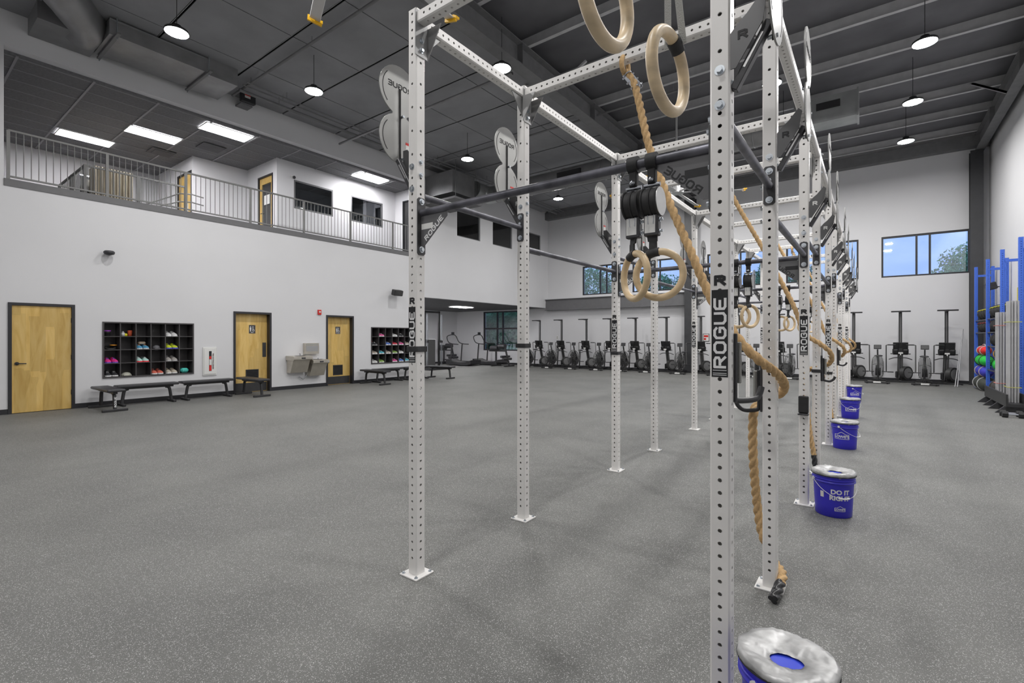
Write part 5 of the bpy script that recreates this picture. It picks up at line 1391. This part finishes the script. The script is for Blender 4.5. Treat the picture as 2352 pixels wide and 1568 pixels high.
for k, z, n, r, mk in ((0, 1.985, 4, .17, (.6, .55, .05)), (0, 1.625, 4, .165, (.3, .05, .05)), (1, 1.985, 4, .17, (.5, .5, .06)), (1, 1.625, 4, .165, None), (1, 1.255, 4, .165, None)):
    y0, y1 = ys[k+1]+.12, ys[k]-.12
    for q in range(n):
        y = y0+(y1-y0)*(q+.5)/n
        wheel(xs_, y, z+.012, min(r, (y1-y0)/n/2*.995), .1, 'black medicine ball number-less, %s from the camera on the %s shelf of the %s rack bay' % (('nearest', 'second', 'third', 'farthest')[q], {1.985: 'top', 1.625: 'middle', 1.255: 'lower'}[z], ('far', 'near')[k]), mk) if False else wheel(xs_, y, z+.012, min(r, (y1-y0)/n/2*.995), .1, 'black ball, %s from the camera on the %s shelf of the %s rack bay' % (('nearest', 'second', 'third', 'farthest')[q], {1.985: 'top', 1.625: 'middle', 1.255: 'lower'}[z], ('far', 'near')[k]), mk)
def sandbag(x, y, z, L, r, mt, label, rz=PI/2, st=(.5, .5, .5)):
    t = thing('sandbag', label, 'sandbag', (x, y, z), rz, 'coloured sandbags piled under the rack')
    m_ = MB(); N = 12; pts = [(-L/2+L*k/N, 0, r) for k in range(N+1)]; rr = [r*(1-.75*abs(2*k/N-1)**5)*(1+.04*math.sin(k*2.3)) for k in range(N+1)]
    m_.tube(pts, rr, 18); m_.build('bag_body', mt, t)
    s_ = MB()
    for q in (-.22, .22): s_.torus((q*L, 0, r), r*1.02, .012, (1, 0, 0), 24, 6)
    s_.tube(smooth_path([(-.2*L, 0, 2*r), (-.1*L, 0, 2*r+.05), (.1*L, 0, 2*r+.05), (.2*L, 0, 2*r)], 4), .012, 6)
    s_.build('webbing_handle', solid(st), t)
G_, Rd_, Bl_, Dg = solid((.02, .55, .06)), solid((.75, .02, .02)), solid((.05, .05, .5)), solid((.05, .055, .045))
sandbag(xs_-.1, 19.02, .0, 1.6, .19, Dg, 'dark olive sandbag at the bottom of the far pile'); sandbag(xs_-.1, 19.02, .385, 1.6, .15, Bl_, 'blue sandbag in the far pile', st=(.5, .4, .3))
sandbag(xs_-.1, 19.02, .69, 1.6, .15, G_, 'bright green sandbag in the far pile', st=(.02, .02, .02)); sandbag(xs_-.1, 19.02, 1.0, 1.2, .12, Rd_, 'red sandbag on top of the far pile')
sandbag(xs_, 17.2, .0, 1.45, .2, solid((.045, .04, .038)), 'black lumpy sandbag on the floor of the near rack bay', st=(.05, .05, .05))
sandbag(xs_, 17.2, .645, 1.4, .14, G_, 'green sandbag on the low shelf of the near rack bay', st=(.02, .4, .05))
sandbag(xs_, 17.2, .935, 1.3, .13, solid((.06, .075, .065)), 'dark green duffel on the green sandbag of the near bay', st=(.5, .25, .05))
# yellow jump ropes hanging
for y, l in ((17.3, 'yellow resistance band hanging behind the near rack bay'), (16.7, 'second yellow band hanging behind the near rack bay')):
    tag(MB().box(XR-.03, XR, y-.03, y+.03, 2.2, 2.75).build('resistance_band', solid((.7, .6, .05)), None, (0, 0, 0)), l, 'band')
# pvc pipe stand and pipe bundles
ps = thing('pipe_stand', 'low black wheeled stand holding the grey pipe bundles', 'stand', (2.25, 14.45, 0))
MB().box(-.16, .14, -1.15, 1.1, .14, .2).box(-.16, -.13, -1.15, 1.1, .2, .38).box(.11, .14, -1.15, 1.1, .2, .38).build('tray', M['blk'], ps)
for yy in (-1.0, -.3, .3, .95): 
    MB().prism([(-.3, 0), (.2, 0), (.14, .14), (-.16, .14)], ((0, yy, 0), (1, 0, 0), (0, 0, 1)), .05).build('foot', M['blk2'], ps)
pipe_me = MB().cyl((0, 0, 0), (0, 0, 1.84), .017, 12).mesh('pvc_pipe', M['pipe']); pipe2 = MB().cyl((0, 0, 0), (0, 0, 2.02), .017, 12).mesh('pvc_pipe', M['pipe'])
for (yc_, me, nm, col) in ((14.68, pipe_me, 'shorter', (.7, .2, .15)), (13.62, pipe2, 'taller', (.6, .6, .1))):
    for a in range(4):
        for b_ in range(5):
            o = inst('pvc_pipe', me, None, (2.19+a*.042, yc_+b_*.055+(.02 if a % 2 else 0), .201))
            tag(o, 'grey plastic pipe in the %s bundle on the black stand by the blue rack' % nm, 'pipe', 'grey pipes of the %s bundle' % nm)
    for z in (1.75 if nm == 'shorter' else 1.8, .5):
        tag(MB().tube([(-.035, -.035, 0), (.165, -.035, 0), (.165, .27, 0), (-.035, .27, 0)], .006, 6, closed=True).build('rubber_band', solid(col), None, (2.19, yc_, z)), '%s band around the %s grey pipe bundle, %s one' % ('red' if nm == 'shorter' else 'yellow', nm, 'upper' if z > 1 else 'lower'), 'band')
for k, dx in enumerate((0, .05)):
    m_ = MB().cyl((2.05-dx, 19.6+dx, .0), (2.32-dx*.4, 20.9, 1.75-.2*k), .014, 8)
    tag(m_.build('pvc_pipe', M['pipe']), ('white pipe leaning in the far corner by the blue rack', 'shorter white pipe leaning beside the other in the far corner')[k], 'pipe')
for k in range(2):
    t = thing('dumbbell', 'black dumbbell on the floor at the right edge, %s from the camera' % ('nearest', 'second', 'third')[k], 'dumbbell', (2.1, 12.75+k*.2, 0), 0, 'dumbbells at the right edge')
    MB().cyl((-.07, 0, .06), (.07, 0, .06), .016, 10).build('handle', M['chrome'], t)
    for s in (-1, 1): MB().cyl((s*.07, 0, .06), (s*.15, 0, .06), .06, 6, smooth=False).build('weight_head', M['rubber'], t)
